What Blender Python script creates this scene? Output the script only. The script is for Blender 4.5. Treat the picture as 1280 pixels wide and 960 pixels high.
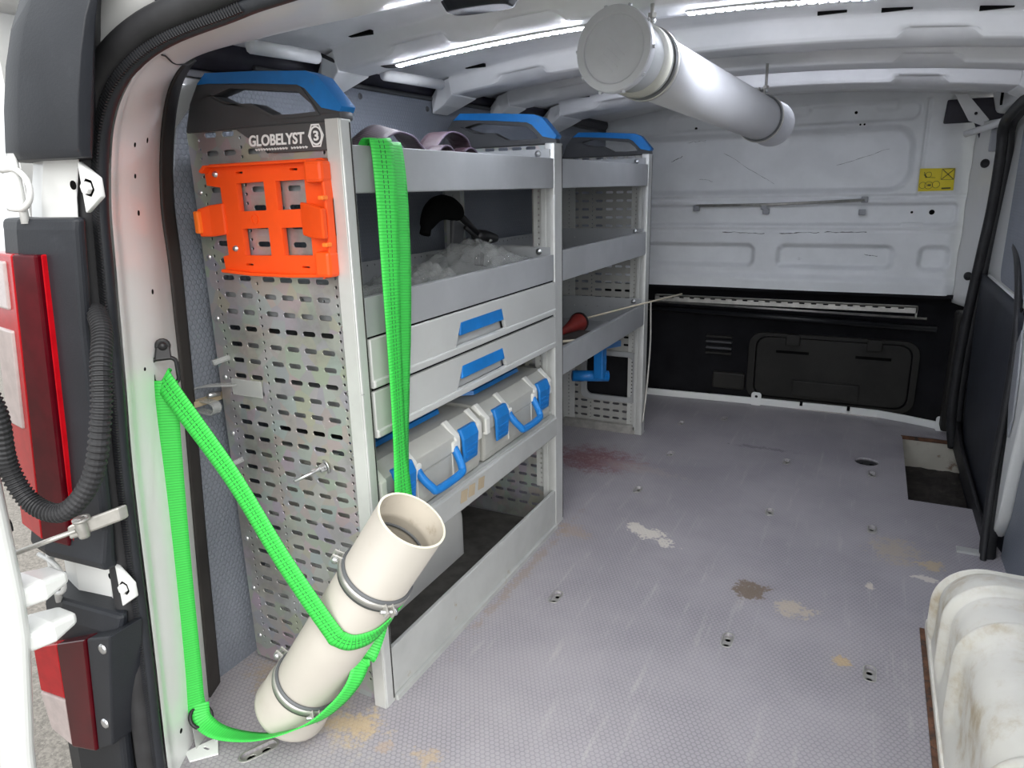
import bpy, bmesh, math, random
from mathutils import Vector, Matrix, noise
random.seed(7)
for o in list(bpy.data.objects): bpy.data.objects.remove(o, do_unlink=True)
scene = bpy.context.scene
C = scene.collection

# ------------------------------------------------------------------ camera, sky, exposure
F_PX, YAW, PITCH, ROLL = 882.96, 0.4678, 0.2705, 0.0221
cy, sy, cp, sp = math.cos(YAW), math.sin(YAW), math.cos(PITCH), math.sin(PITCH)
fwd = Vector((-sy*cp, cy*cp, -sp)); right = Vector((cy, sy, 0)); down = fwd.cross(right)
r_ = math.cos(ROLL)*right + math.sin(ROLL)*down
d_ = -math.sin(ROLL)*right + math.cos(ROLL)*down
cam = bpy.data.cameras.new('camera'); cam.sensor_width = 36; cam.lens = F_PX/1280*36; cam.clip_start = 0.02
camo = bpy.data.objects.new('camera', cam); C.objects.link(camo)
camo.matrix_world = Matrix(((r_.x, -d_.x, -fwd.x, 0), (r_.y, -d_.y, -fwd.y, 0), (r_.z, -d_.z, -fwd.z, 1.0), (0, 0, 0, 1)))
scene.camera = camo
w = bpy.data.worlds.new('world'); scene.world = w; w.use_nodes = True
bg = w.node_tree.nodes['Background']; bg.inputs[0].default_value = (0.93, 0.97, 1.0, 1); bg.inputs[1].default_value = 0.85
vs = scene.view_settings
vs.view_transform = 'Standard'; vs.look = 'None'; vs.gamma = 1; vs.use_curve_mapping = False; vs.exposure = 0.85
LED_STRENGTH = 130.0
sun = bpy.data.lights.new('overcast_sun', 'SUN'); sun.energy = 2.25; sun.angle = math.radians(70); sun.color = (1.0, .98, .95)
suno = bpy.data.objects.new('overcast_sun', sun); C.objects.link(suno)
suno.rotation_euler = Vector((-.55, .85, -.62)).to_track_quat('-Z', 'Y').to_euler()

# ------------------------------------------------------------------ materials
M = {}
def nodes(name):
    m = bpy.data.materials.new(name); m.use_nodes = True
    nt = m.node_tree; b = nt.nodes['Principled BSDF']
    return m, nt, b
def N(nt, t, **kw):
    n = nt.nodes.new(t)
    for k, v in kw.items(): setattr(n, k, v)
    return n
def math_(nt, op, a, b=None, c=None):
    n = N(nt, 'ShaderNodeMath', operation=op)
    for i, v in enumerate((a, b, c)):
        if v is None: continue
        if isinstance(v, (int, float)): n.inputs[i].default_value = v
        else: nt.links.new(v, n.inputs[i])
    return n.outputs[0]
def mixc(nt, fac, a, b):
    n = N(nt, 'ShaderNodeMix', data_type='RGBA')
    if isinstance(fac, (int, float)): n.inputs[0].default_value = fac
    else: nt.links.new(fac, n.inputs[0])
    for i, v in ((6, a), (7, b)):
        if isinstance(v, tuple): n.inputs[i].default_value = (*v[:3], 1)
        else: nt.links.new(v, n.inputs[i])
    return n.outputs[2]
def noise_(nt, co, scale, detail=4, rough=.6):
    n = N(nt, 'ShaderNodeTexNoise'); n.inputs['Scale'].default_value = scale
    n.inputs['Detail'].default_value = detail; n.inputs['Roughness'].default_value = rough
    nt.links.new(co, n.inputs['Vector']); return n.outputs['Fac']
def ramp(nt, fac, a, b):
    n = N(nt, 'ShaderNodeMapRange'); nt.links.new(fac, n.inputs[0])
    n.inputs[1].default_value = a; n.inputs[2].default_value = b; n.interpolation_type = 'SMOOTHSTEP'
    return n.outputs[0]
def mat(name, col, rough=.5, metal=0., var=.12, vscale=6., dirt=None, dirt_at=(.6, .75), dscale=9., bump=0., bscale=60., spec=.5, coat=0., trans=0., ior=1.45, emit=None, stretch=None):
    m, nt, b = nodes(name); M[name] = m
    co = N(nt, 'ShaderNodeTexCoord').outputs['Object']
    if stretch:
        mp = N(nt, 'ShaderNodeMapping'); mp.inputs['Scale'].default_value = stretch
        nt.links.new(co, mp.inputs[0]); co = mp.outputs[0]
    f = noise_(nt, co, vscale)
    dark = tuple(c*(1-var) for c in col); lite = tuple(min(1, c*(1+var)) for c in col)
    c = mixc(nt, ramp(nt, f, .3, .7), dark, lite)
    if dirt:
        f2 = noise_(nt, co, dscale, 6, .7)
        c = mixc(nt, ramp(nt, f2, *dirt_at), c, dirt)
    nt.links.new(c, b.inputs['Base Color'])
    b.inputs['Roughness'].default_value = rough; b.inputs['Metallic'].default_value = metal
    b.inputs['Specular IOR Level'].default_value = spec; b.inputs['Coat Weight'].default_value = coat
    b.inputs['Transmission Weight'].default_value = trans; b.inputs['IOR'].default_value = ior
    if bump:
        bn = N(nt, 'ShaderNodeBump'); bn.inputs['Strength'].default_value = bump; bn.inputs['Distance'].default_value = .002
        nt.links.new(noise_(nt, co, bscale, 3), bn.inputs['Height']); nt.links.new(bn.outputs[0], b.inputs['Normal'])
    if emit:
        b.inputs['Emission Color'].default_value = (*emit[0], 1); b.inputs['Emission Strength'].default_value = emit[1]
    return m

mat('van_white', (.74, .745, .73), .32, coat=.2, var=.03, dirt=(.50, .47, .41), dirt_at=(.66, .85), dscale=7)
mat('jamb_white', (.84, .85, .83), .3, coat=.3, var=.02, dirt=(.55, .52, .46), dirt_at=(.70, .9), dscale=5)
mat('roof_white', (.78, .785, .79), .4, var=.06, dirt=(.42, .40, .36), dirt_at=(.62, .85), dscale=6)
mat('bulkhead_grey', (.80, .82, .83), .42, var=.05, dirt=(.42, .42, .42), dirt_at=(.68, .80), dscale=8, bump=.1, bscale=8)
mat('arch_paint', (.80, .775, .70), .5, var=.05, dirt=(.50, .39, .22), dirt_at=(.48, .76), dscale=7, bump=.35, bscale=30)
mat('black_rubber', (.022, .022, .024), .55, var=.2, vscale=20)
mat('black_gloss', (.012, .013, .016), .35, var=.2)
mat('trim_strip', (.030, .026, .024), .6, var=.3, dirt=(.12, .10, .09), dirt_at=(.68, .8), dscale=14)
mat('dark_plastic', (.016, .018, .023), .48, var=.15, dirt=(.034, .037, .044), dirt_at=(.6, .8), dscale=12, bump=.15, bscale=300)
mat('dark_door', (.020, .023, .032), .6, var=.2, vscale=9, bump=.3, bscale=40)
mat('cap_plastic', (.060, .062, .066), .5, var=.1, bump=.1, bscale=300)
mat('plate_plastic', (.075, .075, .077), .45, var=.08)
mat('blue_plastic', (.010, .17, .50), .4, var=.12, vscale=12, dirt=(.05, .16, .36), dirt_at=(.6, .8), dscale=20)
mat('orange_plastic', (.90, .085, .006), .42, var=.06, vscale=8, bump=.08, bscale=90)
mat('orange_fresh', (.98, .20, .02), .5, var=.06)
mat('post_alu', (.60, .61, .59), .38, metal=.35, var=.06, vscale=10, dirt=(.40, .40, .38), dirt_at=(.64, .8), dscale=25)
mat('tray_grey', (.38, .392, .40), .42, metal=.15, var=.06, vscale=7, dirt=(.34, .32, .28), dirt_at=(.66, .8), dscale=18)
mat('tray_worn', (.44, .45, .435), .5, metal=.1, var=.08, vscale=7, dirt=(.33, .25, .14), dirt_at=(.63, .75), dscale=16)
mat('drawer_grey', (.48, .49, .475), .42, var=.04, vscale=5, dirt=(.44, .43, .38), dirt_at=(.62, .8), dscale=14)
mat('case_grey', (.42, .42, .385), .5, var=.06, vscale=9, dirt=(.33, .28, .19), dirt_at=(.62, .85), dscale=16, bump=.1, bscale=160)
mat('case_pale', (.66, .66, .62), .5, var=.05, dirt=(.40, .34, .24), dirt_at=(.62, .85), dscale=22)
mat('case_window', (.16, .14, .11), .3, var=.2)
mat('steel', (.62, .63, .64), .3, metal=.9, var=.1, vscale=30)
mat('zinc', (.48, .47, .44), .45, metal=.7, var=.15, vscale=30)
mat('black_metal', (.015, .015, .016), .35, var=.2)
mat('pvc', (.44, .412, .365), .42, var=.03, vscale=6, dirt=(.36, .30, .21), dirt_at=(.60, .88), dscale=8, bump=.06, bscale=40)
mat('pvc_roof', (.46, .465, .48), .38, var=.03, vscale=4, dirt=(.5, .48, .44), dirt_at=(.70, .9), dscale=7)
mat('pvc_inside', (.55, .50, .42), .5, var=.05, dirt=(.34, .28, .20), dirt_at=(.55, .75), dscale=16)
mat('pvc_end', (.78, .74, .60), .5, var=.05)
mat('cap_grey', (.52, .53, .56), .45, var=.05, vscale=14, bump=.15, bscale=40)
mat('rubber_grey', (.11, .115, .12), .5, var=.15)
mat('felt_dark', (.010, .010, .012), .9, var=.3, spec=.2)
mat('hatch_dark', (.022, .021, .019), .6, var=.2, spec=.3)
mat('floor_edge', (.50, .48, .44), .5, var=.1)
mat('rust', (.12, .055, .03), .8, var=.4, vscale=30, dirt=(.04, .03, .025), dirt_at=(.5, .6), dscale=40)
mat('step_white', (.58, .55, .47), .6, var=.08, dirt=(.22, .14, .09), dirt_at=(.54, .72), dscale=22)
mat('step_dirt', (.035, .03, .026), .85, var=.4, vscale=20, dirt=(.13, .11, .085), dirt_at=(.6, .78), dscale=40, bump=.5, bscale=60)
mat('yellow', (.78, .63, .02), .5, var=.04)
mat('ink', (.10, .09, .02), .6, var=.1)
mat('white_print', (.86, .86, .85), .5, var=.02)
mat('red_handle', (.26, .028, .022), .45, var=.2, vscale=20)
mat('cantrail', (.020, .018, .030), .45, var=.3, vscale=12)
mat('paper', (.42, .34, .23), .8, var=.15)
mat('cardboard_dark', (.07, .066, .06), .7, var=.3, vscale=20)
mat('cream_wire', (.66, .60, .46), .5, var=.05)
mat('void', (.004, .004, .004), .9, var=.1, spec=.1)
mat('scrape', (.62, .58, .50), .8, var=.1)
mat('lamp_grey', (.30, .31, .33), .3, var=.1)
def glassy(name, col, rough, mixf, glossy_rough=.08):
    m = bpy.data.materials.new(name); m.use_nodes = True; nt = m.node_tree; nt.nodes.clear(); M[name] = m
    out = N(nt, 'ShaderNodeOutputMaterial'); t = N(nt, 'ShaderNodeBsdfTransparent'); t.inputs[0].default_value = (*col, 1)
    p = N(nt, 'ShaderNodeBsdfPrincipled'); p.inputs['Base Color'].default_value = (*col, 1); p.inputs['Roughness'].default_value = glossy_rough
    mx = N(nt, 'ShaderNodeMixShader'); mx.inputs[0].default_value = mixf
    nt.links.new(t.outputs[0], mx.inputs[1]); nt.links.new(p.outputs[0], mx.inputs[2]); nt.links.new(mx.outputs[0], out.inputs[0])
    return m
glassy('clear_plastic', (.80, .81, .80), .1, .30)
glassy('bag_film', (.86, .87, .86), .1, .15, .06)
mat('lens_red', (.50, .004, .010), .18, var=.1, vscale=40, spec=.3)
mat('lens_dark', (.070, .002, .006), .15, var=.15, vscale=30, spec=.25)
mat('lens_clear', (.62, .52, .50), .15, var=.08, vscale=40, spec=.5)
mat('led_backing', (.8, .8, .82), .4, var=.02)
mat('led', (.9, .92, 1), .5, var=0, emit=((.86, .90, 1.0), LED_STRENGTH))
mat('led_weak', (.9, .92, 1), .5, var=0, emit=((.84, .88, 1.0), 38.))

# asphalt
m = mat('asphalt', (.23, .21, .185), .9, var=.3, vscale=90, dirt=(.38, .35, .31), dirt_at=(.58, .66), dscale=160, bump=.6, bscale=140)

# galvanised perforated steel
m, nt, b = nodes('galvanised'); M['galvanised'] = m
co = N(nt, 'ShaderNodeTexCoord').outputs['Object']
v = N(nt, 'ShaderNodeTexVoronoi'); v.inputs['Scale'].default_value = 34; nt.links.new(co, v.inputs['Vector'])
c = mixc(nt, .10, (.46, .455, .44), v.outputs['Color'])
c = mixc(nt, ramp(nt, noise_(nt, co, 5, 6, .65), .45, .75), c, (.27, .265, .25))
c = mixc(nt, ramp(nt, noise_(nt, co, 22, 8, .75), .62, .72), c, (.62, .61, .58))
nt.links.new(c, b.inputs['Base Color']); b.inputs['Metallic'].default_value = .62; b.inputs['Roughness'].default_value = .40
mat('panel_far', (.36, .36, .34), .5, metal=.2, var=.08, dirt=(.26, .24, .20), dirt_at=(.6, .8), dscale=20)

# hexagon helper: returns an edge mask socket from 2D coordinates
def hexmask(nt, x, y, pitch, w0, w1):
    px, py = math_(nt, 'DIVIDE', x, pitch), math_(nt, 'DIVIDE', y, pitch)
    S = 1.7320508
    def cell(ox, oy):
        a = math_(nt, 'SUBTRACT', math_(nt, 'FLOORED_MODULO', math_(nt, 'ADD', px, ox), 1.0), .5)
        c_ = math_(nt, 'SUBTRACT', math_(nt, 'FLOORED_MODULO', math_(nt, 'ADD', py, oy), S), S/2)
        return a, c_
    a1, b1 = cell(0, 0); a2, b2 = cell(.5, S/2)
    def d(a, b_):   # hexagonal distance, pointy top
        aa, bb = math_(nt, 'ABSOLUTE', a), math_(nt, 'ABSOLUTE', b_)
        return math_(nt, 'MAXIMUM', aa, math_(nt, 'ADD', math_(nt, 'MULTIPLY', aa, .5), math_(nt, 'MULTIPLY', bb, .8660254)))
    dd = math_(nt, 'MINIMUM', d(a1, b1), d(a2, b2))
    return ramp(nt, dd, w0, w1)

# load floor: grey hexagon-grip phenolic board with its own stains
m, nt, b = nodes('floor_board'); M['floor_board'] = m
co = N(nt, 'ShaderNodeTexCoord').outputs['Object']
sep = N(nt, 'ShaderNodeSeparateXYZ'); nt.links.new(co, sep.inputs[0]); X, Y = sep.outputs[0], sep.outputs[1]
hx = hexmask(nt, X, Y, .0105, .30, .47)
base = mixc(nt, ramp(nt, noise_(nt, co, 3.0, 5), .3, .7), (.235, .220, .245), (.325, .305, .325))
base = mixc(nt, math_(nt, 'MULTIPLY', math_(nt, 'SUBTRACT', 1.0, hx), .40), base, (.47, .45, .46))
mp = N(nt, 'ShaderNodeMapping'); mp.inputs['Scale'].default_value = (26, 2.2, 1); mp.inputs['Rotation'].default_value = (0, 0, .12); nt.links.new(co, mp.inputs[0])
base = mixc(nt, math_(nt, 'MULTIPLY', ramp(nt, noise_(nt, mp.outputs[0], 1.5, 6, .7), .55, .72), .42), base, (.50, .48, .46))
n1 = noise_(nt, co, 26, 5, .65); n2 = noise_(nt, co, 90, 4, .7)
def stain(base, x, y, rx, ry, col, amt, edge=.5, rot=0., grain=1.0):
    ca, sa = math.cos(rot), math.sin(rot)
    dx, dy = math_(nt, 'SUBTRACT', X, x), math_(nt, 'SUBTRACT', Y, y)
    u = math_(nt, 'DIVIDE', math_(nt, 'ADD', math_(nt, 'MULTIPLY', dx, ca), math_(nt, 'MULTIPLY', dy, sa)), rx)
    v_ = math_(nt, 'DIVIDE', math_(nt, 'SUBTRACT', math_(nt, 'MULTIPLY', dy, ca), math_(nt, 'MULTIPLY', dx, sa)), ry)
    r = math_(nt, 'SQRT', math_(nt, 'ADD', math_(nt, 'MULTIPLY', u, u), math_(nt, 'MULTIPLY', v_, v_)))
    r = math_(nt, 'ADD', r, math_(nt, 'MULTIPLY', math_(nt, 'SUBTRACT', n1, .5), 3.0*grain))
    r = math_(nt, 'ADD', r, math_(nt, 'MULTIPLY', math_(nt, 'SUBTRACT', n2, .5), 2.2*grain))
    k = math_(nt, 'MULTIPLY', ramp(nt, r, 1.0, 1.0-edge), amt)
    return mixc(nt, k, base, col)
base = stain(base, -.80, .88, .07, .045, (.55, .38, .15), .65, .7)
base = stain(base, -.84, .87, .12, .07, (.50, .43, .33), .4, .8)
base = stain(base, -1.04, .93, .10, .06, (.36, .27, .15), .55, .8)
base = stain(base, -.63, .87, .03, .03, (.48, .35, .20), .6, .6)
base = stain(base, -.72, .86, .025, .02, (.46, .33, .22), .5, .6)
base = stain(base, -.51, 1.885, .085, .030, (.66, .62, .55), .95, .12, -.45)
base = stain(base, -.184, 1.685, .040, .055, (.17, .125, .08), .85, .35)
base = stain(base, -.081, 1.645, .05, .035, (.50, .43, .33), .75, .3)
base = stain(base, .146, 2.06, .07, .08, (.42, .36, .28), .7, .5)
base = stain(base, .228, 2.01, .035, .03, (.50, .40, .25), .8, .3)
base = stain(base, .225, 1.93, .035, .014, (.66, .62, .55), .9, .2)
base = stain(base, .088, 1.83, .014, .02, (.62, .56, .48), .9, .2)
base = stain(base, .032, 1.48, .020, .022, (.50, .36, .18), .8, .3)
base = stain(base, -.87, 2.38, .24, .16, (.20, .045, .055), .75, .8, 0, .6)
base = stain(base, -.70, 2.36, .22, .05, (.42, .36, .34), .45, .6, -.1)
base = stain(base, -.72, 1.80, .07, .05, (.38, .29, .21), .5, .7)
base = stain(base, -.745, 1.55, .018, .40, (.30, .23, .16), .5, .8)
base = stain(base, -.18, .98, .05, .03, (.42, .33, .22), .5, .5)
base = stain(base, -.30, 2.75, .14, .02, (.10, .095, .10), .5, .6)
nt.links.new(base, b.inputs['Base Color']); b.inputs['Specular IOR Level'].default_value = .45
rr = N(nt, 'ShaderNodeMapRange'); nt.links.new(noise_(nt, co, 8, 5), rr.inputs[0]); rr.inputs[3].default_value = .34; rr.inputs[4].default_value = .58
nt.links.new(rr.outputs[0], b.inputs['Roughness'])
bn = N(nt, 'ShaderNodeBump'); bn.inputs['Strength'].default_value = .30; bn.inputs['Distance'].default_value = .0010; bn.invert = True
nt.links.new(hx, bn.inputs['Height']); nt.links.new(bn.outputs[0], b.inputs['Normal'])

# wall lining: blue-grey embossed sheet
m, nt, b = nodes('wall_lining'); M['wall_lining'] = m
co = N(nt, 'ShaderNodeTexCoord').outputs['Object']
sep = N(nt, 'ShaderNodeSeparateXYZ'); nt.links.new(co, sep.inputs[0])
hx = hexmask(nt, sep.outputs[1], sep.outputs[2], .011, .28, .5)
c = mixc(nt, ramp(nt, noise_(nt, co, 4, 4), .3, .7), (.165, .182, .215), (.205, .222, .258))
nt.links.new(mixc(nt, math_(nt, 'MULTIPLY', hx, .25), c, (.13, .145, .175)), b.inputs['Base Color']); b.inputs['Roughness'].default_value = .5
bn = N(nt, 'ShaderNodeBump'); bn.inputs['Strength'].default_value = .45; bn.inputs['Distance'].default_value = .002; bn.invert = True
nt.links.new(hx, bn.inputs['Height']); nt.links.new(bn.outputs[0], b.inputs['Normal'])

# webbing: ribs across, optional stitch lines (uses the strap's own UV: u across 0..1, v metres along)
def webbing(name, col, rib, stitch=True, rim=None):
    m, nt, b = nodes(name); M[name] = m
    uv = N(nt, 'ShaderNodeTexCoord').outputs['UV']
    sp_ = N(nt, 'ShaderNodeSeparateXYZ'); nt.links.new(uv, sp_.inputs[0]); u, v_ = sp_.outputs[0], sp_.outputs[1]
    f = math_(nt, 'FLOORED_MODULO', math_(nt, 'DIVIDE', v_, rib), 1.0)
    tri = math_(nt, 'ABSOLUTE', math_(nt, 'SUBTRACT', math_(nt, 'MULTIPLY', f, 2.), 1.))
    line = ramp(nt, tri, .72, 1.0)
    c = mixc(nt, line, col, tuple(x*.52 for x in col))
    if stitch:
        dash = math_(nt, 'GREATER_THAN', math_(nt, 'FLOORED_MODULO', math_(nt, 'DIVIDE', v_, rib*1.5), 1.0), .35)
        s = None
        for uu in (.40, .60):
            k = math_(nt, 'LESS_THAN', math_(nt, 'ABSOLUTE', math_(nt, 'SUBTRACT', u, uu)), .022)
            s = k if s is None else math_(nt, 'MAXIMUM', s, k)
        c = mixc(nt, math_(nt, 'MULTIPLY', math_(nt, 'MULTIPLY', s, dash), .85), c, (.01, .07, .02))
    if rim:
        e = math_(nt, 'GREATER_THAN', math_(nt, 'ABSOLUTE', math_(nt, 'SUBTRACT', u, .5)), .46)
        c = mixc(nt, e, c, rim)
    nt.links.new(c, b.inputs['Base Color']); b.inputs['Roughness'].default_value = .55
    bn = N(nt, 'ShaderNodeBump'); bn.inputs['Strength'].default_value = .6; bn.inputs['Distance'].default_value = .001; bn.invert = True
    nt.links.new(line, bn.inputs['Height']); nt.links.new(bn.outputs[0], b.inputs['Normal'])
webbing('web_green', (.045, .62, .075), .0055)
webbing('web_green_plain', (.05, .60, .08), .0050, False)
webbing('web_purple', (.026, .010, .016), .007, False, (.075, .055, .08))

# ------------------------------------------------------------------ mesh helpers
I4 = Matrix.Identity(4)
def setmat(me, m):
    me.materials.clear(); me.materials.append(M[m] if isinstance(m, str) else m)
def link(name, me, m, parent=None, bevel=0., smooth=False, seg=2, solid=0., label=None):
    setmat(me, m)
    if smooth:
        for p in me.polygons: p.use_smooth = True
    o = bpy.data.objects.new(name, me); C.objects.link(o)
    if parent is not None:
        o.parent = parent
        if parent.parent is None: o.matrix_parent_inverse = Matrix.Translation(-parent.location)
    if solid:
        s = o.modifiers.new('solid', 'SOLIDIFY'); s.thickness = solid; s.offset = 0
    if bevel:
        bv = o.modifiers.new('bevel', 'BEVEL'); bv.width = bevel; bv.segments = seg; bv.limit_method = 'ANGLE'; bv.angle_limit = math.radians(40)
    if label: o['label'] = label
    return o
def tag(o, label, cat, group=None):
    o['label'] = label; o['category'] = cat
    if group: o['group'] = group
    return o
def thing(name, label, cat, loc, group=None):
    o = bpy.data.objects.new(name, None); o.empty_display_size = .05; C.objects.link(o); o.location = loc
    return tag(o, label, cat, group)
def struct(o):
    o['kind'] = 'structure'; return o
def recentre(o, loc):
    loc = Vector(loc); o.data.transform(Matrix.Translation(-loc)); o.location = loc; return o
def from_bm(bm, fix=True):
    if fix: bmesh.ops.recalc_face_normals(bm, faces=bm.faces)
    me = bpy.data.meshes.new('m'); bm.to_mesh(me); bm.free(); return me
def box(bm, x0, x1, y0, y1, z0, z1, mtx=None):
    vs_ = [bm.verts.new((x, y, z)) for x in (x0, x1) for y in (y0, y1) for z in (z0, z1)]
    for f in ((0, 1, 3, 2), (4, 6, 7, 5), (0, 4, 5, 1), (2, 3, 7, 6), (0, 2, 6, 4), (1, 5, 7, 3)):
        bm.faces.new([vs_[i] for i in f])
    if mtx is not None: bmesh.ops.transform(bm, matrix=mtx, verts=vs_)
    return vs_
def boxes(*bb):
    bm = bmesh.new()
    for b_ in bb: box(bm, *b_)
    return from_bm(bm)
def loft(rings, closed=True, caps=True, wrap=False):
    bm = bmesh.new(); R = [[bm.verts.new(p) for p in r] for r in rings]; n = len(rings[0])
    pairs = list(zip(R[:-1], R[1:])) + ([(R[-1], R[0])] if wrap else [])
    for a, b_ in pairs:
        for i in range(n if closed else n-1):
            j = (i+1) % n
            bm.faces.new((a[i], a[j], b_[j], b_[i]))
    if caps and closed and not wrap:
        bm.faces.new(R[0]); bm.faces.new(list(reversed(R[-1])))
    return from_bm(bm)
def catmull(P, n):
    P = [Vector(p) for p in P]; out = []
    for i in range(len(P)-1):
        p0, p1, p2 = P[max(i-1, 0)], P[i], P[i+1]; p3 = P[min(i+2, len(P)-1)]
        for k in range(n):
            t = k/n
            out.append(.5*((2*p1)+(p2-p0)*t+(2*p0-5*p1+4*p2-p3)*t*t+(3*p1-p0-3*p2+p3)*t**3))
    out.append(P[-1]); return out
def frames(P):
    T = []
    for i in range(len(P)):
        t = (P[min(i+1, len(P)-1)]-P[max(i-1, 0)]); T.append(t.normalized() if t.length > 1e-9 else Vector((0, 0, 1)))
    up = Vector((0, 0, 1)) if abs(T[0].z) < .9 else Vector((1, 0, 0))
    a = T[0].cross(up).normalized(); out = []
    for t in T:
        a = (a - t*a.dot(t)).normalized(); out.append((t, a, t.cross(a)))
    return out
def tube(P, r, n=12, closed=False):
    P = [Vector(p) for p in P]; fr = frames(P); rings = []
    for i, p in enumerate(P):
        rr = r[i] if isinstance(r, (list, tuple)) else r
        rings.append([p + (fr[i][1]*math.cos(2*math.pi*k/n) + fr[i][2]*math.sin(2*math.pi*k/n))*rr for k in range(n)])
    return loft(rings, wrap=closed)
def frame_axis(a, b_):
    z = (Vector(b_)-Vector(a)).normalized(); x = z.orthogonal().normalized(); y = z.cross(x)
    return Matrix(((x.x, y.x, z.x, a[0]), (x.y, y.y, z.y, a[1]), (x.z, y.z, z.z, a[2]), (0, 0, 0, 1)))
def lathe(prof, a, b_, n=48, closed_prof=False):
    """prof: list of (radius, distance along axis from a)"""
    mt = frame_axis(a, b_); bm = bmesh.new(); R = []
    for r, h in prof:
        if r < 1e-6: R.append([bm.verts.new(mt @ Vector((0, 0, h)))])
        else: R.append([bm.verts.new(mt @ Vector((r*math.cos(2*math.pi*k/n), r*math.sin(2*math.pi*k/n), h))) for k in range(n)])
    pr = list(zip(R[:-1], R[1:])) + ([(R[-1], R[0])] if closed_prof else [])
    for A, B in pr:
        for k in range(n):
            j = (k+1) % n
            f = ([A[0]] if len(A) == 1 else [A[k], A[j]]) + ([B[0]] if len(B) == 1 else [B[j], B[k]])
            if len(f) > 2: bm.faces.new(f)
    return from_bm(bm)
def ribbon(P, W, width, thick=.002, n=10):
    """webbing: path P, width direction W per point; uv u across, v metres"""
    P = catmull(P, n); W = catmull(W, n); bm = bmesh.new(); uvl = bm.loops.layers.uv.new('UVMap'); R = []; d = 0; D = []
    for i, p in enumerate(P):
        t = (P[min(i+1, len(P)-1)]-P[max(i-1, 0)]).normalized(); w_ = W[i]; w_ = (w_-t*w_.dot(t)).normalized(); nn = t.cross(w_)
        if i: d += (p-P[i-1]).length
        wd = width[min(int(i/n), len(width)-1)] if isinstance(width, list) else width
        D.append(d)
        R.append([bm.verts.new(p + w_*wd*s + nn*thick*q) for q in (-.5, .5) for s in (-.5, -.25, 0, .25, .5)])
    U = [0, .25, .5, .75, 1]
    def quad(a, b_, c_, d_2, uvs):
        f = bm.faces.new((a, b_, c_, d_2)); f.smooth = True
        for l, u in zip(f.loops, uvs): l[uvl].uv = u
    for i in range(len(R)-1):
        A, B = R[i], R[i+1]
        for k in range(4):
            quad(A[k], A[k+1], B[k+1], B[k], ((U[k], D[i]), (U[k+1], D[i]), (U[k+1], D[i+1]), (U[k], D[i+1])))
            quad(A[5+k+1], A[5+k], B[5+k], B[5+k+1], ((U[k+1], D[i]), (U[k], D[i]), (U[k], D[i+1]), (U[k+1], D[i+1])))
        for a, c_, u in ((0, 5, 0), (9, 4, 1)):
            quad(A[a], B[a], B[c_], A[c_], ((u, D[i]), (u, D[i+1]), (u, D[i+1]), (u, D[i])))
    return from_bm(bm)
def rrect(x0, x1, z0, z1, r, n=5):
    out = []
    for cx, cz, a0 in ((x1-r, z1-r, 0), (x0+r, z1-r, 90), (x0+r, z0+r, 180), (x1-r, z0+r, 270)):
        for k in range(n+1):
            a = math.radians(a0 + 90*k/n); out.append((cx+r*math.cos(a), cz+r*math.sin(a)))
    return out
def slot(cx, cz, w_, h, n=3): return rrect(cx-w_/2, cx+w_/2, cz-h/2, cz+h/2, h/2*.98, n)
def circ(cx, cz, r, n=8): return [(cx+r*math.cos(2*math.pi*k/n), cz+r*math.sin(2*math.pi*k/n)) for k in range(n)]
def plate(outer, holes, thick, mp):
    """flat sheet with real holes; mp maps (a, b, depth) to world"""
    cu = bpy.data.curves.new('t', 'CURVE'); cu.dimensions = '2D'; cu.fill_mode = 'BOTH'; cu.extrude = thick/2
    for poly in [outer]+holes:
        s = cu.splines.new('POLY'); s.points.add(len(poly)-1); s.use_cyclic_u = True
        for i, (a, b_) in enumerate(poly): s.points[i].co = (a, b_, 0, 1)
    t = bpy.data.objects.new('t', cu); C.objects.link(t)
    dg = bpy.context.evaluated_depsgraph_get(); dg.update()
    me = bpy.data.meshes.new_from_object(t.evaluated_get(dg)); bpy.data.objects.remove(t); bpy.data.curves.remove(cu)
    bm = bmesh.new(); bm.from_mesh(me); bpy.data.meshes.remove(me)
    bmesh.ops.remove_doubles(bm, verts=bm.verts, dist=1e-6)
    for v_ in bm.verts: v_.co = Vector(mp(v_.co.x, v_.co.y, v_.co.z))
    me = from_bm(bm); me.materials.clear(); return me
def at_y(y): return lambda a, b_, c_: (a, y+c_, b_)      # outline in x,z
def at_x(x): return lambda a, b_, c_: (x+c_, a, b_)      # outline in y,z
def at_z(z): return lambda a, b_, c_: (a, b_, z+c_)      # outline in x,y
def textmesh(s, size, mp, offset=0., extrude=.0006, width=None):
    cu = bpy.data.curves.new('t', 'FONT'); cu.body = s; cu.size = size; cu.offset = offset; cu.extrude = extrude; cu.align_x = 'LEFT'
    t = bpy.data.objects.new('t', cu); C.objects.link(t); dg = bpy.context.evaluated_depsgraph_get(); dg.update()
    me = bpy.data.meshes.new_from_object(t.evaluated_get(dg)); bpy.data.objects.remove(t)
    xs_ = [v_.co.x for v_ in me.vertices]; k = (width/(max(xs_)-min(xs_))) if width else 1.; x0 = min(xs_)
    for v_ in me.vertices: v_.co = Vector(mp((v_.co.x-x0)*k, v_.co.y, v_.co.z))
    me.materials.clear(); return me
def grid(nu, nv, f, flip=False):
    bm = bmesh.new(); V_ = [[bm.verts.new(f(i/nu, j/nv)) for j in range(nv+1)] for i in range(nu+1)]
    for i in range(nu):
        for j in range(nv):
            q = (V_[i][j], V_[i+1][j], V_[i+1][j+1], V_[i][j+1]); bm.faces.new(q if not flip else tuple(reversed(q)))
    return from_bm(bm, False)
def sstep(a, b_, x):
    t = max(0., min(1., (x-a)/(b_-a))); return t*t*(3-2*t)
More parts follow.
